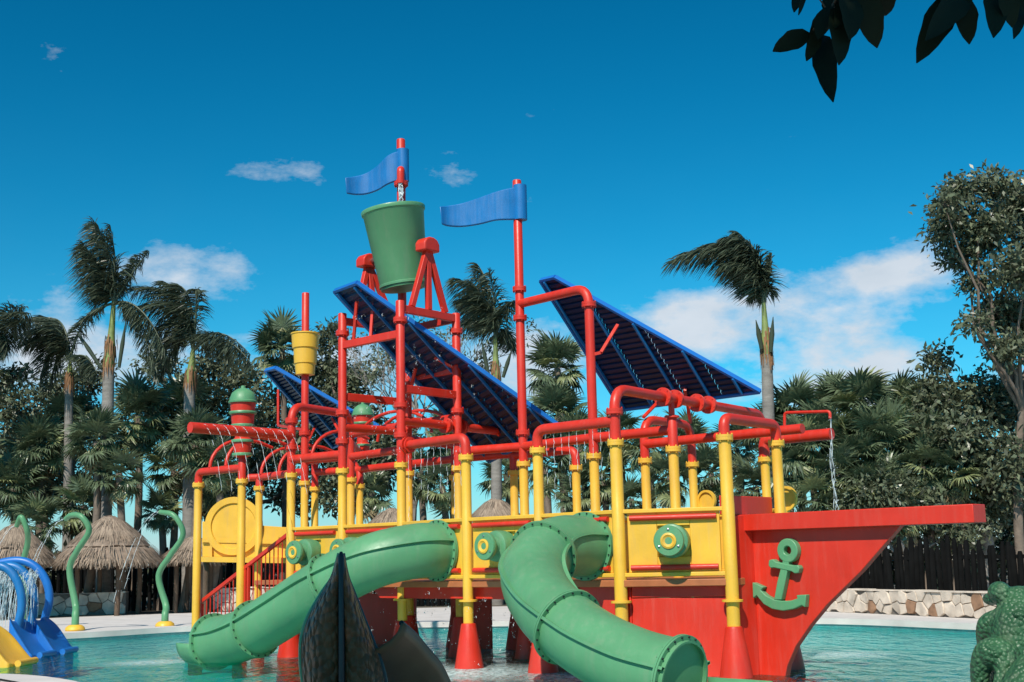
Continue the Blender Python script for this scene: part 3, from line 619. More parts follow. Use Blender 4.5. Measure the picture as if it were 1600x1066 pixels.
sa, d, n, L = PN['FG']; st = S(-2.5, -.02, 1.86); q0 = pv(685, 862, 0)
u0 = uv(q0)[0]
tube_slide([S(u0, -.02, 1.86), S(u0-.05, -.45, 1.86), S(u0-.45, -1.0, 1.72), S(u0-1.2, -1.32, 1.38), S(u0-2.2, -1.42, .95), S(u0-3.1, -1.45, .60), S(u0-3.8, -1.45, .42), S(u0-4.45, -1.45, .34)],
           'long green tube slide running left from the middle of the ship', [.0, .44, .72, .995], lip=.5)
q0 = pv(916, 850, 0); u0 = uv(q0)[0]
tube_slide([S(u0, -.02, 1.86), S(u0+.02, -.55, 1.86), S(u0+.1, -1.05, 1.74), S(u0+.4, -1.6, 1.44), S(u0+1.1, -2.05, 1.04), S(u0+1.9, -2.25, .68), S(u0+2.7, -2.32, .42), S(u0+3.45, -2.32, .28)],
           'green tube slide twisting down to the front right beside the bow', [.0, .30, .66, .995], lip=.9)
tube_slide([S(-3.2, 3.4, 1.8), S(-3.2, 4.2, 1.75), S(-2.7, 5.2, 1.4), S(-1.6, 5.6, 1.0), S(-.6, 5.6, .65), S(.1, 5.6, .5)], 'dark green tube slide seen under the deck at the far side', [.0, .5, .99], lip=.6)
# water running out of both
# ------------------------------------------------------------------ stairs
stair = thing('staircase', S(-8.2, .9, 0), 'red railed staircase climbing to the deck at the left end', 'stairs')
NS = 9; us, ue = -9.6, -6.6
for i in range(NS):
    uu = us+(ue-us)*(i+.5)/NS; zz = .05+(DZ-.08)*(i+1)/(NS+.0); mb = MB(); mb.hexa(S(uu-.2, .25, zz-.05), S(uu+.2, .25, zz-.05), S(uu+.2, 1.65, zz-.05), S(uu-.2, 1.65, zz-.05), (0, 0, .05)); build('step', mb, 'red', stair, 30)
for v in (.2, 1.7):
    mb = MB(); mb.bar(S(us-.2, v, .02), S(ue, v, DZ-.05), .05, .22); build('stringer', mb, 'red', stair, 30)
    mb = MB(); mb.bar(S(us-.1, v, .98), S(ue, v, 2.32), .06, .07); build('handrail', mb, 'red', stair, 30)
    for uu in (us-.1, us+1.45, us+1.55, ue):
        zz = (uu-us)/(ue-us); mb = MB(); mb.bar(S(uu, v, -.4 if uu < us else .1+1.2*zz), S(uu, v, .98+1.34*zz), .05, .05, UU); build('post', mb, 'red', stair, 30)
    for k in range(22):
        uu = us+(ue-us)*(k+.5)/22; zz = (uu-us)/(ue-us); mb = MB(); mb.bar(S(uu, v, .15+1.25*zz), S(uu, v, .97+1.34*zz), .016, .016, UU); build('baluster', mb, 'red', stair, 30)

# ------------------------------------------------------------------ water in the air
def jets(name, arcs, label, r=.008, drops=True, cat='water jet', group=None):
    mb = MB()
    for pts in arcs:
        pts = [np.asarray(p) for p in pts]; n = len(pts)
        for i in range(n-1):
            if random.random() < .06+.4*i/n: continue
            a = pts[i]+rng.normal(0, .006, 3); b = pts[i+1]+rng.normal(0, .006, 3); mb.tube([a, (a+b)/2, b], [r*.5, r*random.uniform(.7, 1.3), r*.4], 5)
        for i in range(n):
            for _ in range(2 if drops else 0):
                c = pts[i]+rng.normal(0, .02+.06*i/n, 3); s = r*random.uniform(.5, 1.1); mb.add([c+[s, 0, 0], c-[s, 0, 0], c+[0, s, 0], c-[0, s, 0], c+[0, 0, s*1.4], c-[0, 0, s*1.4]], [(0, 2, 4), (2, 1, 4), (1, 3, 4), (3, 0, 4), (2, 0, 5), (1, 2, 5), (3, 1, 5), (0, 3, 5)])
    o = build(name, mb, 'foam'); tag(o, label, cat, group); o['kind'] = 'stuff'; return o
def arc(p, vx, T, n=16, g=9.8): return [np.asarray(p)+np.asarray(vx)*t-np.array([0, 0, .5*g*t*t]) for t in np.linspace(0, T, n)]
A = []; e0, e1 = tip, C['D']+[0, 0, zz]
for k in range(10):
    f = .1+.88*k/9.5; p = tip*(1-f)+(C['D']*[1, 1, 0]+[0, 0, zc('D', 680)])*f
    A.append(arc(p+[0, 0, .06], UU*1.0+VV*.2+np.array([0, 0, .5]), .55, 14))
jets('spray_jets', A, 'fine water jets arching from the left cantilevered spray pipe', .0042)
A = []
for k in range(9):
    f = .12+.1*k; p = at('H', zc('H', 672))*(1-f)+at('I', zc('H', 672))*f; A.append([p+[0, 0, -.08-j*.085+0] for j in range(random.randint(7, 13))])
jets('falling_water', A, 'thin strings of water falling from the pipe above the right slide', .0042, False)
A = []
for k in range(9):
    f = .12+.1*k; zq = zc('F', 697); p = at('F', zq)*(1-f)+at('G', zq)*f; A.append([p+[0, 0, -.08-j*.09] for j in range(random.randint(8, 15))])
jets('falling_water', A, 'thin strings of water falling from the pipe left of the middle column', .0042, False)
A = [[sp-[0, 0, .2]+np.array([random.uniform(-.05, .05), random.uniform(-.05, .05), -j*.09]) for j in range(9)] for _ in range(14)]
jets('filling_water', A, 'white water pouring from the spout into the green bucket', .016, False)
pq = pv(1297, 655, vL); A = [[pq+np.array([random.uniform(-.03, .03)*(1+j*.1), random.uniform(-.03, .03), -j*.17]) for j in range(14)] for _ in range(4)]
jets('falling_water', A, 'water dropping from the small red spout pipe beyond the bow', .006, True)
# droplets raining down under the deck and the tower
A = []
for k in range(150):
    u, v = random.uniform(-4.6, .4), random.uniform(-.4, 2.4); z0 = random.uniform(.1, 1.3); p = S(u, v, z0); A.append([p, p-[0, 0, .03]])
for k in range(150):
    u, v = random.uniform(-4.9, -3.0), random.uniform(-.1, 1.8); z0 = random.uniform(3.5, 6.3); p = S(u, v, z0); A.append([p, p-[0, 0, .03]])
jets('water_drops', A, 'scattered water drops raining through the tower and under the deck', .0055, True, 'water drops')

# ------------------------------------------------------------------ stone wall along the deck, right
def clip(poly, p, n):
    out = []
    for i in range(len(poly)):
        a, b = poly[i], poly[(i+1) % len(poly)]; da, db = (a-p)@n, (b-p)@n
        if da <= 0: out.append(a)
        if da*db < 0: out.append(a+(b-a)*(da/(da-db)))
    return out
def stone_wall(a, b, h, label, cell=.27, seed=1):
    rs = np.random.default_rng(seed); a = np.asarray(a, float); b = np.asarray(b, float); d = b-a; L = np.linalg.norm(d[:2]); d = d/L; n = np.array([d[1], -d[0], 0]); 
    if n@(EY-a) < 0: n = -n
    w = thing('stone_wall', (a+b)/2, label, 'wall'); mb = MB(); Z = lambda q: np.array([0, 0, q])
    mb.hexa(a-Z(.1), b-Z(.1), b+Z(h-.03), a+Z(h-.03), -n*.35); build('wall_core', mb, 'mortar', w, 30)
    nx, ny = int(L/cell/1.15), max(2, round(h/cell)); pts = []
    for i in range(-1, nx+2):
        for j in range(-1, ny+1): pts.append([(i+.5+rs.uniform(-.42, .42)+(j % 2)*.5)*L/nx, (j+.5+rs.uniform(-.4, .4))*h/ny])
    pts = np.array(pts)
    for i, p in enumerate(pts):
        if not (0 < p[0] < L and 0 < p[1] < h): continue
        poly = [np.array(q) for q in ((0, .0), (L, .0), (L, h), (0, h))]
        for j in np.argsort(((pts-p)**2).sum(1))[1:14]:
            q = pts[j]; m = (p+q)/2; nn_ = (q-p)/np.linalg.norm(q-p); poly = clip(poly, m-nn_*.008, nn_)
            if len(poly) < 3: break
        if len(poly) < 3: continue
        c = sum(poly)/len(poly); pr = rs.uniform(.035, .09); v = []
        for s, e in ((1, 0), (1, pr*.55), (.93, pr)):
            v += [a+d*(c+(q-c)*s)[0]+Z((c+(q-c)*s)[1])+n*(e+ (rs.uniform(-.008, .008) if e else 0)) for q in poly]
        k = len(poly); f = [tuple(range(2*k, 3*k))]
        for r in range(2): f += [(r*k+t, r*k+(t+1) % k, (r+1)*k+(t+1) % k, (r+1)*k+t) for t in range(k)]
        mb = MB(); mb.add(v, f); o = build('stone', mb, 'stone_brown' if rs.random() < .10 else 'stone', w, 50)
    i = 0; x = 0.
    while x < L-.15:
        l = min(rs.uniform(.5, 1.1), L-x); mb = MB(); hh = rs.uniform(-.01, .015); o2 = rs.uniform(0, .04)
        mb.hexa(a+d*(x+.01)+Z(h-.025)+n*(.05+o2), a+d*(x+l-.01)+Z(h-.025)+n*(.05+o2), a+d*(x+l-.01)+Z(h+hh)+n*(.04+o2), a+d*(x+.01)+Z(h+hh)+n*(.04+o2), -n*.42); build('cap_stone', mb, 'stone', w, 30); x += l
    return w
wa, wb = pz(1265, 954, .125), pz(1560, 968, .125)
stone_wall(pz(1150, 949, .125), wb+(wb-wa)*.35, .60, 'pale rubble stone wall along the pool deck below the dark fence', seed=3)
stone_wall(np.array([-16.5, 44.5, .12]), np.array([-13.4, 44.6, .12]), .75, 'short stone wall in shade behind the large thatched hut', .3, 5)
stone_wall(np.array([-10.6, 45.4, .12]), np.array([-8.0, 45.2, .12]), .8, 'short stone wall left of the staircase near a small hut', .3, 6)

# ------------------------------------------------------------------ palisade fences
def fence(pts, h, label, pitch=.19):
    f = thing('palisade_fence', pts[0], label, 'fence'); base = []
    for k in range(4):
        mb = MB(); hh = h*random.uniform(.93, 1.06); r = random.uniform(.068, .085); pr = [(r*1.0, -.2), (r, hh*.4), (r*.92, hh*.93), (r*.5, hh)]
        mb.lathe(pr, (0, 0, 0), seg=7); V = np.array(mb.v); V[:, 0] += .02*np.sin(V[:, 2]*2+k); mb.v = V.tolist(); o = build('m', mb, 'stake', None, 50, origin=(0, 0, 0)); base.append(o.data); bpy.data.objects.remove(o)
    n = 0
    for a, b in zip(pts[:-1], pts[1:]):
        a = np.asarray(a, float); b = np.asarray(b, float); L = np.linalg.norm(b-a); m = int(L/pitch)
        for i in range(m):
            if random.random() < .05: continue
            p = a+(b-a)*(i+random.uniform(-.12, .12))/m; o = link_mesh('stake', random.choice(base), f, p-np.asarray(pts[0])); o.rotation_euler = (random.uniform(-.03, .03), random.uniform(-.03, .03), random.uniform(0, 6)); s = random.uniform(.94, 1.06); o.scale = (s, s, random.uniform(.84, 1.1)); n += 1
        for zz in (.55, h*.8):
            mb = MB(); mb.bar(a+[0, .1, zz], b+[0, .1, zz], .05, .09); build('fence_rail', mb, 'stake', f, 30)
d_ = (wb-wa)/np.linalg.norm(wb-wa); nrm = np.array([-d_[1], d_[0], 0]); nrm = nrm if nrm[1] > 0 else -nrm
fence([pz(1120, 949, .125)+nrm*1.0-[0, 0, .05], wb+(wb-wa)*.4+nrm*.9-[0, 0, .05]], 1.78, 'dark palisade fence above the rubble stone wall on the right')
fence([(-25., 47, .1), (-12, 48, .1), (-1.5, 46, .1)], 2.0, 'dark palisade fence behind the thatched huts on the left')

# ------------------------------------------------------------------ thatched huts
def hut(px, ytop, yeave, hw, Y, label, seed):
    rs = np.random.default_rng(seed); top = pY(px, ytop, Y); ev = pY(px, yeave, Y); R = hw*Y/FPX; H = top[2]-ev[2]; base = np.array([top[0], Y, .11]); h = thing('thatched_hut', base, label, 'hut', 'thatched huts round the pool')
    prof = [(0.01, 0), (.10, -.02), (.26, -.13), (.50, -.36), (.74, -.62), (.77, -.66), (.73, -.69), (.80, -.71), (.92, -.83), (1.0, -1.0), (.97, -1.03), (.55, -.6), (.01, -.25)]
    mb = MB(); mb.lathe([(r*R, z_*H) for r, z_ in prof][::-1], top, seg=40); V = np.array(mb.v); V += rs.normal(0, .012, V.shape); mb.v = V.tolist(); th = build('thatch_roof', mb, 'thatch', h, 60)
    n = 2600; t = rs.uniform(.02, 1, n)**.6; t = np.where((t > .62) & (t < .80), t*.75, t); ph = rs.uniform(0, 2*math.pi, n); rr = np.interp(t, [0, .26, .5, .74, .80, 1.], [0.02, .27, .51, .75, .81, 1.01])*R; zz = top[2]+np.interp(t, [0, .26, .5, .74, .8, 1], [0, -.12, -.35, -.63, -.65, -.98])*H
    l = rs.uniform(.2, .5, n); ph2 = ph+rs.normal(0, .05, n); t2 = t+.05
    a = np.stack([top[0]+rr*np.cos(ph), top[1]+rr*np.sin(ph), zz+.02], 1)
    sl = H/R; out = np.stack([np.cos(ph2), np.sin(ph2), np.full(n, -sl*1.0)], 1); out /= np.linalg.norm(out, axis=1, keepdims=True)
    b = a+out*l[:, None]+np.array([0, 0, .015])*1.0; sd = np.stack([-np.sin(ph), np.cos(ph), np.zeros(n)], 1)*(rs.uniform(.008, .018, n)[:, None])
    V = np.stack([a-sd, a+sd, b+sd*.4, b-sd*.4], 1).reshape(-1, 3)-base; F = np.arange(4*n).reshape(n, 4)
    # fringe at the eaves
    me = raw_mesh('thatch_strands', V, F, 'thatch_strand'); o = link_mesh('thatch_strands', me, h); o['kind'] = 'stuff'
    n = 900; ph = rs.uniform(0, 2*math.pi, n); r_ = R*rs.uniform(.93, 1.02, n); a = np.stack([top[0]+r_*np.cos(ph), top[1]+r_*np.sin(ph), np.full(n, top[2]-.95*H)], 1); b = a+np.stack([np.cos(ph)*.08, np.sin(ph)*.08, -rs.uniform(.12, .34, n)], 1); sd = np.stack([-np.sin(ph), np.cos(ph), np.zeros(n)], 1)*.018
    me = raw_mesh('eaves_fringe', np.stack([a-sd, a+sd, b+sd*.4, b-sd*.4], 1).reshape(-1, 3)-base, np.arange(4*n).reshape(n, 4), 'thatch_strand'); o = link_mesh('eaves_fringe', me, h); o['kind'] = 'stuff'
    for k in range(4):
        q = top+np.array([math.cos(k*1.57+.6)*R*.6, math.sin(k*1.57+.6)*R*.6, 0]); mb = MB(); mb.tube([[q[0], q[1], .05], [q[0]+.03, q[1], 1.2], [q[0], q[1], top[2]-.6*H]], [.09, .08, .075], 10); build('post', mb, 'wood', h)
hut(172, 806, 878, 80, 44., 'largest thatched hut with a two-tiered roof left of the ship', 1)
hut(24, 818, 876, 58, 43., 'thatched hut cut by the left picture edge', 2)
hut(303, 838, 872, 46, 45., 'thatched hut half hidden behind the yellow stair columns', 3)
hut(612, 794, 850, 62, 47., 'thatched hut peak showing above the panels left of centre', 4)
hut(774, 778, 838, 62, 46., 'thatched hut peak showing above the panels near the tall mast', 5)

# ------------------------------------------------------------------ cane sprayers, hoops, small slides
def cane(pts, base_px, Y, label, seed):
    P = [pY(x, y, Y+.3*math.sin(i)) for i, (x, y) in enumerate(pts)]; b = P[0]*[1, 1, 0]+[0, 0, .1]; r = thing('cane_sprayer', b, label, 'sprayer', 'green cane sprayers on the pool deck')
    mb = MB(); sm = smooth([b]+P, 8); mb.tube(sm, [.095-.03*i/len(sm) for i in range(len(sm))], 14); build('stem', mb, 'green', r)
    mb = MB(); mb.lathe([(.23, 0), (.25, .04), (.23, .10), (.16, .15), (.09, .16)], b+[0, 0, .02], seg=24); build('base', mb, 'yellow', r)
    e = sm[-1]; A = []
    for k in range(2): A.append(arc(e+rng.normal(0, .02, 3), np.array([-1.6+random.uniform(-.25, .25), random.uniform(-.2, .2), -.1]), random.uniform(.55, .85), 16))
    jets('sprayer_water', A, 'broken arc of water thrown by the '+label.split(' standing')[0].split(' in front')[0].split(' at')[0]+seed, .008)
cane([(118, 960), (118, 945), (109, 890), (121, 860), (139, 830), (128, 808), (112, 805), (103, 811)], None, 33.5, 'tall green cane sprayer standing in front of the largest hut', ' before the largest hut')
cane([(258, 960), (259, 945), (248, 900), (266, 868), (286, 835), (272, 806), (250, 800)], None, 34.5, 'green cane sprayer at the pool edge left of the stairs', ' near the stairs')
cane([(36, 965), (38, 930), (34, 890), (43, 850), (42, 828), (33, 808), (26, 822)], None, 35.5, 'green cane sprayer rising behind the blue hoops', ' behind the hoops')
for i, (cx, w_, top, yb, Yh, lab) in enumerate([(28, 49, 876, 985, 27.2, 'large blue spray hoop nearest the thatched hut, outermost of three'), (14, 40, 884, 988, 26.6, 'blue spray hoop in the middle of the three beside the small slides'), (-4, 38, 884, 985, 26.0, 'blue spray hoop cut by the left picture edge')]):
    pts = [pY(cx+w_*math.sin(t)*(1 if t > 0 else 1.6), (top+58)-58*math.cos(t)+(0 if abs(t) < 1.8 else 4), Yh) for t in np.linspace(-2.3, 2.3, 26)]
    g = np.array([pts[-1][0]-.12, Yh, -.45]); g2 = np.array([pts[0][0]+.12, Yh, -.45]); mb = MB(); mb.tube(smooth([g2]+pts[::2]+[g], 4), .085, 14); o = build('spray_hoop', mb, 'blue_light' if i == 0 else 'blue', None); tag(o, lab, 'spray hoop', 'blue spray hoops')
A = []
for k in range(110):
    p = pY(random.uniform(-10, 62), random.uniform(890, 900), random.uniform(26, 27.3)); A.append(arc(p, (random.uniform(-.7, .2), random.uniform(-.3, .3), random.uniform(-.5, .3)), random.uniform(.3, .6), 7))
jets('hoop_spray', A, 'fine misty spray falling inside the blue hoops', .006, True)
def kid_slide(toe, head, w, material, Y, label, zt_):
    """moulded slide: rounded back, trough and side lips, toe at the right in the water"""
    a = pY(*head, Y); b = pY(*toe, Y); b[2] = .02; r = thing('small_slide', (a+b)/2*[1, 1, 0], label, 'slide'); prof = []; n = 14; v = []; f = []
    for i in range(n):
        t = i/(n-1); c = a*(1-t)+b*t; c[2] = a[2]*(1-t)**1.35*(1)+.04*t+ (0 if i else 0); ww = w*(.42+.30*math.sin(min(1, t*2.2)*math.pi/2)); lip = .13*math.sin(math.pi*min(1, t+.08))+.02
        if i == 0: ww *= .55
        for (x, h) in [(-1, -.9), (-1.02, 0), (-1, .9), (-.9, 1), (-.78, .5), (-.55, .05), (0, 0), (.55, .05), (.78, .5), (.9, 1), (1, .9), (1.02, 0), (1, -.9)]:
            zz = c[2]+lip*h if h > -.5 else -.46
            v.append((c[0], c[1]+x*ww, zz))
    m = 13
    for i in range(n-1):
        for k in range(m-1): f.append((i*m+k, i*m+k+1, (i+1)*m+k+1, (i+1)*m+k))
    f += [tuple(range(m))[::-1], tuple(range((n-1)*m, n*m))]
    mb = MB(); mb.add(v, f); o = build('body', mb, material, r, 50); o.modifiers.new('s', 'SUBSURF').render_levels = 1
    mb = MB(); mb.tube([b+[.06, -w*.5, .03], b+[.08, w*.5, .03]], .06, 10); build('toe_roll', mb, material, r)
kid_slide((103, 1016), (60, 966), .75, 'blue_light', 26.8, 'small blue slide at the right of the pair below the hoops', 1)
kid_slide((68, 1019), (22, 967), .75, 'blue_light', 25.9, 'small blue slide at the left of the pair below the hoops', 1)
kid_slide((36, 1032), (-25, 976), .8, 'yellow', 23.8, 'small yellow slide cut by the left picture edge', 1)

# ------------------------------------------------------------------ foliage
def leaf_cloud(blobs, n, size, seed, up=.5, clump=.32, per=9, shell=.45, asp=.42):
    """blobs: (centre, radii); returns vertices and quads of n bent leaves gathered in twig clumps"""
    rs = np.random.default_rng(seed); vol = np.array([np.prod(b[1])**.75 for b in blobs]); vol = vol/vol.sum(); nc = n//per
    which = rs.choice(len(blobs), nc, p=vol); cen = np.array([b[0] for b in blobs])[which]; rad = np.array([b[1] for b in blobs])[which]
    d = rs.normal(size=(nc, 3)); d /= np.linalg.norm(d, axis=1, keepdims=True); r = rs.random(nc)**shell
    lump = 1+.28*np.sin(d[:, 0]*5+which)*np.cos(d[:, 2]*6+which*2); cc = cen+d*rad*(r*lump)[:, None]
    cc = np.repeat(cc, per, 0); out = np.repeat(d, per, 0); n = len(cc)
    p = cc+rs.normal(0, clump*.5, (n, 3))*[1, 1, .7]
    ax = rs.normal(size=(n, 3))+out*.8+np.array([0, 0, -.35]); ax /= np.linalg.norm(ax, axis=1, keepdims=True)
    nr = rs.normal(size=(n, 3))*.8+np.array([0, 0, up])+np.array(SUN)*.25; sd = np.cross(ax, nr); sd /= np.linalg.norm(sd, axis=1, keepdims=True); nr = np.cross(sd, ax)
    L = size*rs.uniform(.6, 1.3, n)[:, None]; W = L*asp*.5
    V = np.stack([p, p+ax*L*.5+sd*W+nr*L*.08, p+ax*L-nr*L*.12, p+ax*L*.5-sd*W+nr*L*.08], 1).reshape(-1, 3)
    return V, np.arange(4*n).reshape(n, 4)
def limb(mb, a, b, r0, r1, sag=.2, seg=7, wob=.12):
    a = np.asarray(a, float); b = np.asarray(b, float); L = np.linalg.norm(b-a); pts = []
    for t in np.linspace(0, 1, 6): pts.append(a*(1-t)+b*t+np.array([random.uniform(-1, 1), random.uniform(-1, 1), random.uniform(-.5, .8)])*wob*L*.3*math.sin(t*math.pi))
    mb.tube(pts, [r0+(r1-r0)*t for t in np.linspace(0, 1, 6)], seg)
def tree(blobs_px, Y, base_px, label, n=14000, size=.24, seed=1, material='leaf', bark='bark', trunk_r=.2, fork=None, depth=2., per=9, clump=.34, shell=.45, base_z=.1, group=None, shrink=1.):
    random.seed(seed); bl = []
    for k, q in enumerate(blobs_px):
        (x, y, rx, ry) = q[:4]; yy = Y+random.uniform(-1, 1)*depth if len(q) < 5 else q[4]; c = pY(x, y, yy); bl.append((c, np.array([rx*yy/FPX, min(rx*yy/FPX*1.0, depth), ry*yy/FPX])*shrink))
    b = pY(base_px[0], base_px[1], Y); b[2] = base_z; t = thing('tree', b, label, 'tree', group)
    cz = np.mean([q[0][2] for q in bl]); fk = pY(*fork, Y) if fork else np.array([np.mean([q[0][0] for q in bl])*.5+b[0]*.5, Y, max(b[2]+1.2, cz*.55)])
    mb = MB(); limb(mb, b-[0, 0, .2], fk, trunk_r, trunk_r*.7, wob=.08, seg=10)
    for c, r in bl:
        limb(mb, fk-[0, 0, .1], c, trunk_r*.5, trunk_r*.12, wob=.25)
        for _ in range(5):
            d = rng.normal(size=3); d /= np.linalg.norm(d); limb(mb, c, c+d*r*.85, trunk_r*.13, .012, wob=.2, seg=5)
    build('trunk', mb, bark, t, 60)
    V, F = leaf_cloud(bl, n, size, seed, per=per, clump=clump, shell=shell); o = link_mesh('crown', raw_mesh('crown', V-b, F, material), t); return t
# right: tall broadleaf tree and its lower neighbours
tree([(1500, 300, 38, 32), (1550, 290, 40, 30), (1595, 320, 50, 45), (1480, 350, 38, 40), (1540, 360, 55, 40), (1500, 400, 40, 25), (1590, 420, 50, 45), (1530, 440, 28, 22), (1560, 490, 48, 32), (1600, 500, 50, 40), (1520, 505, 26, 20), (1570, 545, 40, 26), (1475, 318, 22, 25), (1625, 380, 50, 60)], 36.5, (1590, 940), 'tall broadleaf tree rising against the sky at the right edge', 15000, .21, 11, 'leaf', 'bark', .15, (1597, 640), 1.6, clump=.34, shell=.6, shrink=.86)
tree([(1470, 640, 45, 40), (1530, 620, 45, 40), (1590, 640, 55, 55), (1500, 690, 60, 45), (1580, 730, 60, 55), (1440, 700, 40, 40), (1535, 780, 55, 45), (1600, 820, 50, 60), (1465, 560, 20, 25), (1460, 605, 30, 25), (1440, 770, 45, 35)], 38.5, (1540, 930), 'dense leafy tree with a pale trunk right of the bow beam', 15000, .23, 12, 'leaf', 'bark_pale', .22, (1535, 720), 1.8)
tree([(1370, 770, 60, 30), (1430, 800, 60, 35), (1330, 800, 50, 30), (1490, 830, 50, 30)], 36.6, (1420, 900), 'low leafy shrub tree above the bow beam tip', 6000, .2, 13, 'leaf', 'bark_pale', .1, None, .9)
# left
tree([(30, 640, 55, 45), (90, 610, 50, 40), (140, 590, 45, 32), (20, 700, 55, 45), (80, 690, 60, 50), (130, 660, 50, 45), (40, 770, 60, 45), (110, 760, 55, 45), (-20, 620, 40, 40)], 55., (70, 900), 'dark leafy tree behind the huts at the far left', 12000, .27, 21, 'leaf', 'bark', .3, None, 3, shrink=.85)
tree([(250, 570, 35, 30), (330, 570, 45, 32), (380, 600, 45, 40), (300, 620, 55, 40), (240, 640, 45, 40), (360, 660, 55, 45), (420, 640, 40, 40), (310, 700, 55, 40), (400, 720, 55, 45), (440, 690, 40, 40), (460, 770, 50, 40), (360, 770, 50, 35)], 54., (340, 900), 'broad leafy tree behind the stairs and spray barrel', 15000, .26, 22, 'leaf', 'bark', .3, None, 3, shrink=.85)
tree([(515, 530, 28, 25), (500, 580, 35, 30), (540, 600, 40, 35), (490, 640, 40, 35), (560, 660, 45, 40), (510, 700, 45, 40), (590, 720, 45, 40), (540, 760, 50, 40), (630, 690, 35, 30)], 53., (530, 900), 'leafy tree behind the red tower below the bucket', 12000, .28, 23, 'leaf', 'bark', .25, None, 2.5)
tree([(-10, 590, 30, 22), (30, 585, 25, 14)], 48., (-40, 900), 'thin branch-ended tree leaning in at the left edge', 700, .26, 24, 'leaf', 'bark', .18, (-40, 640), 1.5)
# bare tree in the middle
def bare_tree(px, ybase, ytop, Y, label, seed):
    random.seed(seed); b = pY(px, ybase, Y); b[2] = .1; t = thing('bare_tree', b, label, 'tree'); mb = MB(); tips = []
    def grow(p, d, L, r, k):
        q = p+d*L; limb(mb, p, q, r, r*.62, wob=.2, seg=5 if k < 3 else 3)
        if k >= 6: tips.append(q); return
        for _ in range(3 if k < 5 else 2):
            e = d+np.array([random.uniform(-1, 1), random.uniform(-.7, .7), random.uniform(-.25, .75)])*.75; e /= np.linalg.norm(e); grow(q, e, L*random.uniform(.6, .82), r*.58, k+1)
    H = pY(px, ytop, Y)[2]; grow(b-[0, 0, .2], np.array([.05, 0, 1.]), H*.33, .2, 0); build('trunk', mb, 'bark_pale', t, 60)
    bl = [(q, np.array([.4, .4, .3])) for q in tips[::5]]; V, F = leaf_cloud(bl, 2200, .2, seed, per=4, clump=.3); link_mesh('crown', raw_mesh('crown', V-b, F, 'leaf'), t)
bare_tree(640, 900, 490, 51., 'nearly bare twiggy tree behind the bucket tower', 5)
# undergrowth
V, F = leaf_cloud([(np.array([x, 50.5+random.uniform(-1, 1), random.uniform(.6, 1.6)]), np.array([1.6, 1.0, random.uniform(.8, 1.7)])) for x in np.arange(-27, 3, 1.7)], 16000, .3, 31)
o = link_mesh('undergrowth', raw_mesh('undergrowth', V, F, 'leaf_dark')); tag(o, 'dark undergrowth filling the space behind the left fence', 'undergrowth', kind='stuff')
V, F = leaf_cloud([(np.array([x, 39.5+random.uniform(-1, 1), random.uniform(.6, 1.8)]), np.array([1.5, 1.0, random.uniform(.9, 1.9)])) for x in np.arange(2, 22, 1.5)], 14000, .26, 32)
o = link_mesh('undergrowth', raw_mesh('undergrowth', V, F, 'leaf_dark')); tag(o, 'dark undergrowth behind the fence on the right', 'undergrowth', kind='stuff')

# fan palms: leaf meshes shared, every leaf an object
def fan_leaf(seed, droop):
    rs = np.random.default_rng(seed); V = []; F = []; n = 26; pet = .75
    def quad(a, b, c, d): o = len(V); V.extend([a, b, c, d]); F.append((o, o+1, o+2, o+3))
    for k in range(5):
        x0, x1 = pet*k/5, pet*(k+1)/5; z0, z1 = -.1*(x0/pet)**2*droop, -.1*(x1/pet)**2*droop
        quad((x0, -.014, z0), (x1, -.012, z1), (x1, .012, z1), (x0, .014, z0)); quad((x0, 0, z0-.014), (x1, 0, z1-.012), (x1, 0, z1+.012), (x0, 0, z0+.014))
    for k in range(n):
        ph = math.radians(-125+250*k/(n-1)+rs.uniform(-3, 3)); L = (.78+.14*math.cos(ph*.8))*rs.uniform(.85, 1.08); dr = droop*rs.uniform(.6, 1.4); prev = None
        for j in range(5):
            t = j/4; r = L*t; w = .042*math.sin(math.pi*min(.98, .25+.75*t)) if j else .012
            z = -.1*droop-dr*.55*max(0, t-.35)**1.6*L+.10*t*math.cos(ph*.5); c = np.array([pet+math.cos(ph)*r*(1-.18*dr*t), math.sin(ph)*r*(1-.12*dr*t), z]); s = np.array([-math.sin(ph), math.cos(ph), .35*(1 if k % 2 else -1)])*w
            if prev is not None: quad(prev[0]-prev[1], c-s, c+s, prev[0]+prev[1])
            prev = (c, s)
    return np.array(V), np.array(F)
FAN = {m: [raw_mesh('fan_leaf', *fan_leaf(s, d), m) for s, d in ((1, .5), (2, .9), (3, 1.3), (4, 1.8))] for m in ('fan', 'fan_pale', 'fan_dry')}
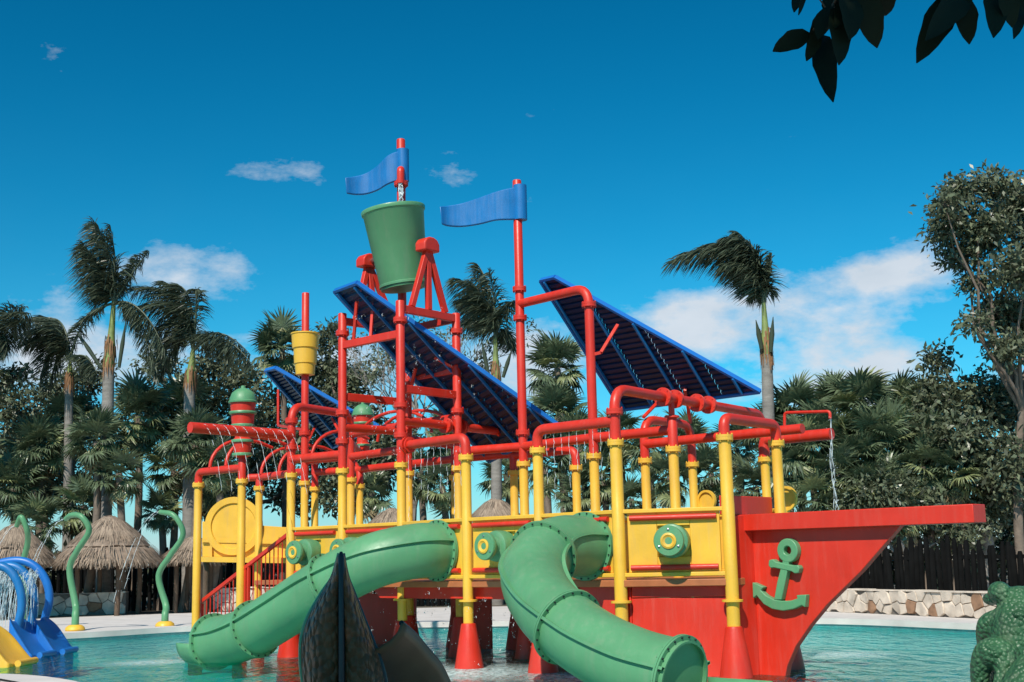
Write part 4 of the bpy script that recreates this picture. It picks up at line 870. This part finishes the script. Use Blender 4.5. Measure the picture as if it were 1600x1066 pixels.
def fan_palm(px, ycrown, Y, size, label, nl=26, seed=0, lean=0., trunk_r=.10):
    rs = random.Random(seed); c = pY(px, ycrown, Y); b = np.array([c[0]+lean, Y, .1]); t = thing('fan_palm', b, label, 'palm', 'fan palms behind the pool'); mb = MB()
    pts = [b*(1-s)+c*s+np.array([math.sin(s*3)*.15-lean*.3*math.sin(s*3.14), 0, 0]) for s in np.linspace(0, 1, 9)]; mb.tube(pts, [trunk_r*(1.15-.3*s) for s in np.linspace(0, 1, 9)], 9); build('trunk', mb, 'bark', t, 60)
    for k in range(nl):
        f = (k+.5)/nl; el = math.radians(78-150*f+rs.uniform(-10, 10)); azi = k*2.399+rs.uniform(-.3, .3); m = 'fan' if f < .72 else ('fan_pale' if rs.random() < .6 else 'fan')
        if f > .9: m = 'fan_dry' if rs.random() < .6 else 'fan_pale'
        elif rs.random() < .14: m = 'fan_pale'
        me = FAN[m][min(3, int(f*3.2+rs.random()*1.0))]; o = link_mesh('leaf', me, t, c-b+np.array([0, 0, rs.uniform(-.15, .15)])); s = size*.78*rs.uniform(.75, 1.15); o.scale = (s, s, s); o.rotation_euler = (rs.uniform(-.5, .5), -el, azi)
FP = [(1010, 700, 42, .95), (1045, 745, 40, .95), (1075, 690, 44, 1.), (1110, 740, 41, .95), (1150, 700, 43, .9), (1240, 650, 39, 1.1), (1225, 730, 37.6, .95), (1290, 690, 38, 1.1), (1275, 780, 37, .9), (1345, 640, 39, 1.25), (1340, 720, 37.5, 1.1), (1330, 790, 36.8, .95), (1395, 690, 38, 1.1), (1385, 770, 36.8, .9), (1440, 650, 40, 1.15), (1440, 730, 37.2, 1.), (1250, 830, 36.6, .7), (1490, 740, 37, .9),
      (870, 575, 47, 1.25), (870, 650, 45, 1.1), (905, 690, 44, 1.1), (850, 730, 45, 1.0), (940, 740, 43, 1.0), (965, 680, 43, .95), (790, 740, 49, 1.0), (700, 690, 49, 1.1), (690, 760, 48, 1.0), (655, 740, 49, .9), (900, 770, 43, .8), (985, 780, 42, .85),
      (215, 650, 49, 1.45), (60, 700, 50, 1.3), (110, 655, 52, 1.2), (20, 760, 49, 1.2), (290, 640, 51, 1.3), (270, 730, 49, 1.2), (130, 790, 48, 1.1), (440, 545, 54, 1.3), (60, 820, 47, 1.0), (320, 760, 49, 1.1), (250, 800, 48, .8), (580, 770, 49, .9), (150, 690, 45.2, 1.15), (305, 690, 45.6, 1.2), (185, 740, 45.0, 1.0), (340, 730, 45.5, 1.0), (1180, 760, 40, .9), (1310, 740, 36.9, .9), (1365, 680, 37.6, 1.0), (1260, 700, 37.4, 1.0), (1415, 800, 36.6, .8), (1300, 640, 40, 1.1), (1395, 640, 41, 1.1), (1210, 680, 39, 1.0), (1460, 690, 38, .9), (1355, 760, 36.6, .85)]
where = {1: 'of those beyond the bow', 2: 'of those behind the ship', 3: 'of those behind the huts'}
words = ['first', 'second', 'third', 'fourth', 'fifth', 'sixth', 'seventh', 'eighth', 'ninth', 'tenth', 'eleventh', 'twelfth', 'thirteenth', 'fourteenth', 'fifteenth', 'sixteenth', 'seventeenth', 'eighteenth', 'nineteenth', 'twentieth', 'twenty-first', 'twenty-second', 'twenty-third', 'twenty-fourth', 'twenty-fifth', 'twenty-sixth', 'twenty-seventh', 'twenty-eighth', 'twenty-ninth', 'thirtieth', 'thirty-first']
count = {1: 0, 2: 0, 3: 0}
for i, (x, y, Y, s) in enumerate(sorted(FP)):
    z_ = 1 if x > 990 else (2 if x > 500 else 3); k = count[z_]; count[z_] += 1
    look = 'large' if s >= 1.2 else ('small' if s < .92 else 'middling'); hi = 'high' if y < 660 else ('low' if y > 750 else 'half-height')
    fan_palm(x, y, Y, s, look+' fan palm, '+words[k]+' from the left '+where[z_], 36 if s > 1 else 30, 100+i, random.uniform(-.4, .4), .11 if Y < 45 else .14)
# feather palms bent by the wind
def frond(base, ctrl, tip, ll, seed, t0=.12, wind=(-.55, 0, -.25), density=58, narrow=1.):
    rs = np.random.default_rng(seed); base, ctrl, tip = map(np.asarray, (base, ctrl, tip)); mb = MB(); P = [(1-t)**2*base+2*t*(1-t)*ctrl+t*t*tip for t in np.linspace(0, 1, 14)]
    mb.tube(P, [.06*(1-.85*i/13) for i in range(14)], 6); V = []; F = []
    for k in range(density):
        t = t0+(1-t0)*(k+.5)/density; p = (1-t)**2*base+2*t*(1-t)*ctrl+t*t*tip; tg = 2*(1-t)*(ctrl-base)+2*t*(tip-ctrl); tg /= np.linalg.norm(tg)
        sd = np.cross(tg, (0, .35, 1.)); sd /= np.linalg.norm(sd)+1e-9; L = ll*(.35+.65*math.sin(math.pi*min(1, .12+.84*t)))*rs.uniform(.8, 1.15)
        for sgn in (-1, 1):
            for rep in range(2):
                d = sd*sgn*.75*narrow+tg*rs.uniform(.25, .6)+np.array(wind)*rs.uniform(.6, 1.3)+rs.normal(0, .13, 3); d /= np.linalg.norm(d); q = p; w = np.cross(d, rs.normal(size=3)); w /= np.linalg.norm(w); w *= .021; pts = []
                for j in range(4):
                    s = j/3; pts.append(p+d*L*s+np.array([0, 0, -.42*L*s*s])+np.array(wind)*.12*L*s*s)
                ws = [.5, 1., .75, .08]
                for j in range(3):
                    o = len(V); V += [pts[j]-w*ws[j], pts[j]+w*ws[j], pts[j+1]+w*ws[j+1], pts[j+1]-w*ws[j+1]]; F.append((o, o+1, o+2, o+3))
    o = len(V); V += [np.array(q) for q in mb.v]; F += [tuple(i+o for i in q) for q in mb.f if len(q) == 4]
    return np.array(V), np.array(F)
def feather_palm(base_px, crown_px, shaft_px, Y, r0, fr, label, seed, spears=()):
    cb_ = pY(*shaft_px, Y); ct = pY(*crown_px, Y); b = pY(*base_px, Y); b[2] = .1; t = thing('feather_palm', b, label, 'palm', 'wind-blown feather palms'); mb = MB()
    n = 40; pts = [b*(1-s)+cb_*s for s in np.linspace(0, 1, n)]; mb.tube(pts, [r0*(1.12-.28*s)*(1+.035*(i % 2)) for i, s in enumerate(np.linspace(0, 1, n))], 16); build('trunk', mb, 'bark_pale', t, 60)
    mb = MB(); m_ = cb_*.5+ct*.5; mb.tube(smooth([cb_-[0, 0, .1], cb_*.7+ct*.3, m_, ct], 4), [r0*.86]*3+list(np.linspace(r0*.86, r0*.3, 10)), 12); build('crownshaft', mb, 'crownshaft', t, 60)
    rs = np.random.default_rng(seed); n = 70; h = rs.uniform(-.02, .5, n); ph = rs.uniform(0, 6.28, n); c = cb_+(ct-cb_)*h[:, None]; a = c+np.stack([np.cos(ph), np.sin(ph), 0*ph], 1)*r0*.88; bb = a+np.stack([np.cos(ph)*.05, np.sin(ph)*.05, -rs.uniform(.2, .7, n)], 1); w_ = np.stack([-np.sin(ph), np.cos(ph), 0*ph], 1)*.03
    sh = link_mesh('sheath_fibres', raw_mesh('sheath_fibres', np.stack([a-w_, a+w_, bb+w_*.3, bb-w_*.3], 1).reshape(-1, 3)-b, np.arange(4*n).reshape(n, 4), 'sheath'), t); sh['kind'] = 'stuff'
    for k, q in enumerate(fr):
        (cx, cy), (tx, ty) = q[0], q[1]; ll = q[2] if len(q) > 2 else .95; nar = q[3] if len(q) > 3 else 1.
        dy = rs.uniform(-1.0, 1.0); V, F = frond(ct+[0, 0, -.1], pY(cx, cy, Y+dy*.4), pY(tx, ty, Y+dy), ll, seed*50+k, narrow=nar); link_mesh('frond', raw_mesh('frond', V-b, F, 'frond'), t)
    for (x0, y0, x1, y1) in spears:
        a = pY(x0, y0, Y-.2); c = pY(x1, y1, Y-.4); mb = MB(); mb.tube([a, a*.5+c*.5, c], [.06, .08, .01], 7); build('spear', mb, 'frond', t, 60)
feather_palm((162, 900), (178, 470), (170, 575), 46., .235, [((184, 400), (146, 345), 1.25), ((178, 390), (150, 352), 1.1), ((176, 430), (132, 385), 1.25), ((186, 420), (172, 352), 1.0), ((172, 450), (150, 450), .9), ((205, 425), (233, 392), .55, .6), ((150, 478), (108, 520), .35, .4), ((225, 458), (262, 560), .75), ((195, 440), (215, 400), .5), ((228, 470), (245, 600), .6), ((165, 430), (128, 380), 1.2)],
             'tallest wind-blown feather palm behind the largest hut', 1, [(186, 575, 197, 500), (158, 575, 118, 515)])
feather_palm((296, 900), (302, 545), (296, 600), 47., .235, [((300, 440), (212, 450), 1.25), ((296, 450), (225, 480), 1.3), ((300, 455), (255, 440), 1.1), ((306, 440), (270, 445), 1.), ((335, 490), (392, 555), .9), ((340, 495), (398, 575), .9), ((290, 480), (248, 590), .9), ((300, 470), (240, 530), 1.1), ((310, 450), (305, 452), .7)],
             'wind-blown feather palm behind the spray barrel', 2, [])
feather_palm((106, 900), (110, 560), (108, 600), 50., .18, [((100, 480), (32, 530), 1.0), ((95, 490), (60, 495), 1.0), ((92, 490), (62, 590), .9), ((105, 485), (72, 500), 1.), ((135, 540), (152, 585), .8), ((120, 500), (162, 480), .5, .6), ((100, 500), (75, 610), .8), ((90, 505), (40, 540), .9)], 'smaller dark feather palm left of the tallest one', 3)
feather_palm((-22, 900), (-18, 560), (-20, 600), 48., .25, [((-5, 480), (48, 490), 1.0), ((0, 475), (40, 480), 1.), ((5, 490), (12, 550), .8), ((-30, 470), (-60, 480), 1.), ((10, 500), (45, 500), .9)], 'feather palm whose fronds lean in from the left edge', 4)
feather_palm((776, 900), (774, 525), (775, 600), 46., .20, [((772, 445), (745, 412), 1.1), ((768, 450), (710, 435), 1.1), ((765, 460), (722, 470), 1.1), ((768, 480), (728, 505), .9), ((785, 480), (806, 470), .6, .7), ((795, 500), (800, 545), .6), ((775, 470), (765, 425), 1.), ((770, 470), (735, 440), 1.1)], 'feather palm between the bucket tower and the tall mast', 5, [(764, 590, 752, 530), (786, 590, 800, 545)])
feather_palm((1207, 900), (1193, 470), (1198, 555), 38., .195, [((1200, 340), (1045, 412), 1.0), ((1195, 350), (1060, 400), 1.0), ((1190, 365), (1100, 385), 1.0), ((1188, 360), (1130, 372), .95), ((1190, 390), (1150, 362), .95), ((1192, 400), (1168, 375), .8), ((1190, 420), (1170, 460), .7), ((1204, 430), (1206, 395), .4, .5), ((1186, 400), (1130, 415), .9), ((1200, 440), (1204, 455), .5)],
             'feather palm with a pale trunk bent left by the wind, beyond the bow', 6, [(1204, 550, 1208, 495), (1190, 545, 1181, 500)])

# ------------------------------------------------------------------ foreground: tree overhead, scaly slide, frog statue
def big_leaf(p, d, n, L, W):
    p, d, n = map(lambda q: np.asarray(q, float), (p, d, n)); d /= np.linalg.norm(d); s = np.cross(d, n); s /= np.linalg.norm(s); n = np.cross(s, d); V = []; F = []; m = 9
    for i in range(m):
        t = i/(m-1); w = W*(math.sin(math.pi*t**.85)**.75)*.5*(1+.06*math.sin(i*2.1))+.002; c = p+d*L*t-n*L*.16*t*t
        V += [c-s*w+n*w*.22, c-n*.0, c+s*w+n*w*.22]
    for i in range(m-1):
        for k in range(2): F.append((3*i+k, 3*i+k+1, 3*i+4+k, 3*i+3+k))
    return V, F
tb = np.array([-4.2, -1.5, .12]); shade = thing('shade_tree', tb, 'overhanging tree whose dark leaves hang in at the top right corner', 'tree')
random.seed(3); mb = MB(); fk = tb+np.array([.3, .2, 3.6]); limb(mb, tb-[0, 0, .2], fk, .26, .2, wob=.05, seg=12); blobs = []
for c, r in [((-3.6, 3.2, 6.1), (1.7, 1.6, 1.0)), ((-1.8, 3.0, 6.3), (1.5, 1.5, .9)), ((-5.2, 2.0, 5.6), (1.6, 1.5, 1.1)), ((-2.6, 1.0, 6.0), (1.6, 1.6, 1.1)), ((-4.4, -.5, 6.4), (1.8, 1.8, 1.2)), ((-1.2, -.6, 6.2), (1.6, 1.5, 1.)), ((-2.7, 4.4, 6.0), (1.2, .9, .7)), ((.6, .2, 5.6), (1.4, 1.2, .9)), ((.2, 2.0, 6.3), (1.5, 1.2, .8)), ((1.6, 1.7, 6.4), (1.4, 1.2, .8)), ((.9, .9, 6.9), (1.6, 1.2, .9))]:
    limb(mb, fk-[0, 0, .2], c, .13, .03, wob=.2); blobs.append((np.array(c), np.array(r)))
br = [pY(1700, -190, 4.6), pY(1500, -120, 4.7), pY(1330, -28, 4.6), pY(1285, 55, 4.5)]; mid = np.array([.6, .2, 5.6]); limb(mb, mid, br[0], .04, .022, wob=.05); mb.tube(smooth(br, 5), [.016-.012*i/15 for i in range(16)], 6)
build('trunk', mb, 'bark', shade, 60)
V, F = leaf_cloud(blobs, 17000, .28, 77, per=7, clump=.4, shell=.5); link_mesh('crown', raw_mesh('crown', V-tb, F, 'leaf'), shade)
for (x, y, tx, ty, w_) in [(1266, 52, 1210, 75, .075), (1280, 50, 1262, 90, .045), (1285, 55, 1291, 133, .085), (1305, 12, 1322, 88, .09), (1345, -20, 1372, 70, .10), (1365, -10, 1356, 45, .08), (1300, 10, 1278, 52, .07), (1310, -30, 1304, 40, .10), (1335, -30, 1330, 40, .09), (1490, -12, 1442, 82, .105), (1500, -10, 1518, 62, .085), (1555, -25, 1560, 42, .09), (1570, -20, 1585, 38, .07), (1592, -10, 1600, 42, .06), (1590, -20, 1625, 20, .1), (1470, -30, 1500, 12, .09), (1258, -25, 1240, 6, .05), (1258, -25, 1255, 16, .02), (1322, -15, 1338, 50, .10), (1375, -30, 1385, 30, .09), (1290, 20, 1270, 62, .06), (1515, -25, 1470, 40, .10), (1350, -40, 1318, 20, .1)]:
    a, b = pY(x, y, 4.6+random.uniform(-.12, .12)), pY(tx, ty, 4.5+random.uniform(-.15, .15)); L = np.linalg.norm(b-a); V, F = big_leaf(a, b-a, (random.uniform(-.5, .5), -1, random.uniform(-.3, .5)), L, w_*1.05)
    mb = MB(); mb.add(V, F); build('leaf', mb, 'leaf_near_shaded', shade, 60)
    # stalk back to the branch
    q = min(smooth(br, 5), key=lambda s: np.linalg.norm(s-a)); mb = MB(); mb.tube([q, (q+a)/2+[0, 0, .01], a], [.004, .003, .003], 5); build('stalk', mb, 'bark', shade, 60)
# scaly slide
Yd = 8.2; sl = thing('serpent_slide', pY(533, 1000, Yd)*[1, 1, 0]+[0, 0, .12], 'dark scaly serpent-shaped slide in shade in front of the tube slide', 'slide')
zs = [865, 884, 905, 925, 945, 965, 985, 1005, 1040, 1080, 1140, 1200, 1270]
lft = [531, 526, 519, 505, 493, 482, 475, 471, 471, 476, 482, 486, 488]; rgt = [535, 538, 543, 551, 559, 567, 575, 583, 596, 604, 606, 604, 600]
for nm, edge in (('hood', lft), ('hood', rgt)):
    V = []; F = []; m = 9
    for i, yy in enumerate(zs):
        for k in range(m):
            t = k/(m-1); x = 533+(edge[i]-533)*t; V.append(pY(x, yy, Yd-.14*math.sin(t*2.2)+.28*t*t))
    for i in range(len(zs)-1):
        for k in range(m-1): F.append((i*m+k, i*m+k+1, (i+1)*m+k+1, (i+1)*m+k))
    mb = MB(); mb.add(V, F); o = build(nm, mb, 'scales', sl, 60); s_ = o.modifiers.new('s', 'SOLIDIFY'); s_.thickness = .03; s_.offset = 0; o.modifiers.new('d', 'SUBSURF').render_levels = 1
    e = [V[i*m+m-1] for i in range(len(zs))]; mb = MB(); mb.tube(smooth(e, 3), .018, 8); build('rope_edge', mb, 'black' if edge is rgt else 'green', sl)
mb = MB(); a, b = pY(533, 862, Yd-.06), pY(535, 1290, Yd-.06); mb.tube([b, a*.5+b*.5, a-[0, 0, .03], a], [.026, .022, .02, .008], 10); build('spine', mb, 'black', sl)
V = []; F = []; path = smooth([pY(560, 985, Yd+.25), pY(592, 1012, Yd+.5), pY(622, 1045, Yd+.7), pY(640, 1090, Yd+.85), pY(660, 1160, Yd+1.1), pY(690, 1200, Yd+1.6)], 5); m = 11
for i, c in enumerate(path):
    t_ = path[min(i+1, len(path)-1)]-path[max(i-1, 0)]; t_ /= np.linalg.norm(t_); x = np.cross(t_, (0, 0, 1)); x /= np.linalg.norm(x); y = np.cross(x, t_)
    for k in range(m):
        ph = math.pi*(1+k/(m-1)); V.append(c+x*math.cos(ph)*.30+y*(math.sin(ph)*.2+.05))
for i in range(len(path)-1):
    for k in range(m-1): F.append((i*m+k, i*m+k+1, (i+1)*m+k+1, (i+1)*m+k))
mb = MB(); mb.add(V, F); o = build('chute', mb, 'brown_slide', sl, 60); s_ = o.modifiers.new('s', 'SOLIDIFY'); s_.thickness = .025
for k in (0, m-1): mb = MB(); mb.tube([V[i*m+k] for i in range(len(path))], .018, 8); build('chute_lip', mb, 'black', sl)
# frog statue
Ys = 9.0; fc = pY(1596, 1000, Ys); fb = np.array([fc[0], Ys, .12]); frog = thing('frog_statue', fb, 'green scaly frog statue sitting at the bottom right corner', 'statue')
mb = MB(); 
def ell(c, r, rot=0):
    mb.lathe([(math.sin(t)*1., -math.cos(t)*1.) for t in np.linspace(.02, math.pi-.02, 13)], (0, 0, 0), seg=20); V = np.array(mb.v[-13*20:]); V = V*np.asarray(r); cr_, sr_ = math.cos(rot), math.sin(rot); V[:, [0, 2]] = V[:, [0, 2]]@np.array([[cr_, sr_], [-sr_, cr_]]); V = V+np.asarray(c); mb.v[-13*20:] = [tuple(q) for q in V]
P_ = lambda x, y, dy=0: pY(x, y, Ys+dy)
def chain(px, r):
    pts = smooth([P_(*q) for q in px], 4); rr = np.interp(np.linspace(0, 1, len(pts)), np.linspace(0, 1, len(r)), r)
    for p_, q_ in zip(pts, rr): ell(p_, (q_, q_, q_))
chain([(1594, 945, .02), (1592, 985, -.04), (1592, 1035, -.06), (1596, 1095, 0), (1600, 1180, .05)], [.13, .19, .20, .23, .30])     # back, narrow at the neck
ell(P_(1590, 936, .10), (.15, .19, .085)); ell(P_(1562, 926, .04), (.078, .10, .078)); ell(P_(1618, 924, .04), (.078, .10, .078)); ell(P_(1548, 936, .14), (.05, .09, .045))
chain([(1568, 968, .0), (1545, 978, .06), (1540, 1005, .12), (1548, 1030, .16)], [.085, .08, .06, .05])        # arm
chain([(1588, 1040, -.12), (1560, 1022, -.20), (1541, 1022, -.16), (1531, 1050, -.12), (1536, 1090, -.10), (1552, 1110, -.16)], [.13, .11, .085, .065, .06, .07])   # thigh and shank
chain([(1572, 1035, -.26), (1566, 1062, -.30), (1556, 1090, -.32), (1542, 1112, -.36)], [.07, .055, .05, .06])
chain([(1552, 1112, -.2), (1520, 1128, -.28)], [.06, .045]); chain([(1612, 1050, -.46), (1600, 1085, -.52), (1590, 1130, -.52)], [.12, .16, .18])
for k in range(34):                            # rows of raised scales on the back
    rw, cl = divmod(k, 6); x, y = 1570+cl*9+(rw % 2)*4, 962+rw*14; ell(P_(x, y, -.19-.03*math.sin((cl-2)*.8)+.02*abs(cl-2.5)), (.024, .03, .034))
ell(P_(1590, 1230, 0), (.42, .45, .2))
o = build('body', mb, 'statue', frog, 60); rm = o.modifiers.new('r', 'REMESH'); rm.mode = 'VOXEL'; rm.voxel_size = .014; rm.use_smooth_shade = True; sm_ = o.modifiers.new('s', 'SMOOTH'); sm_.iterations = 3
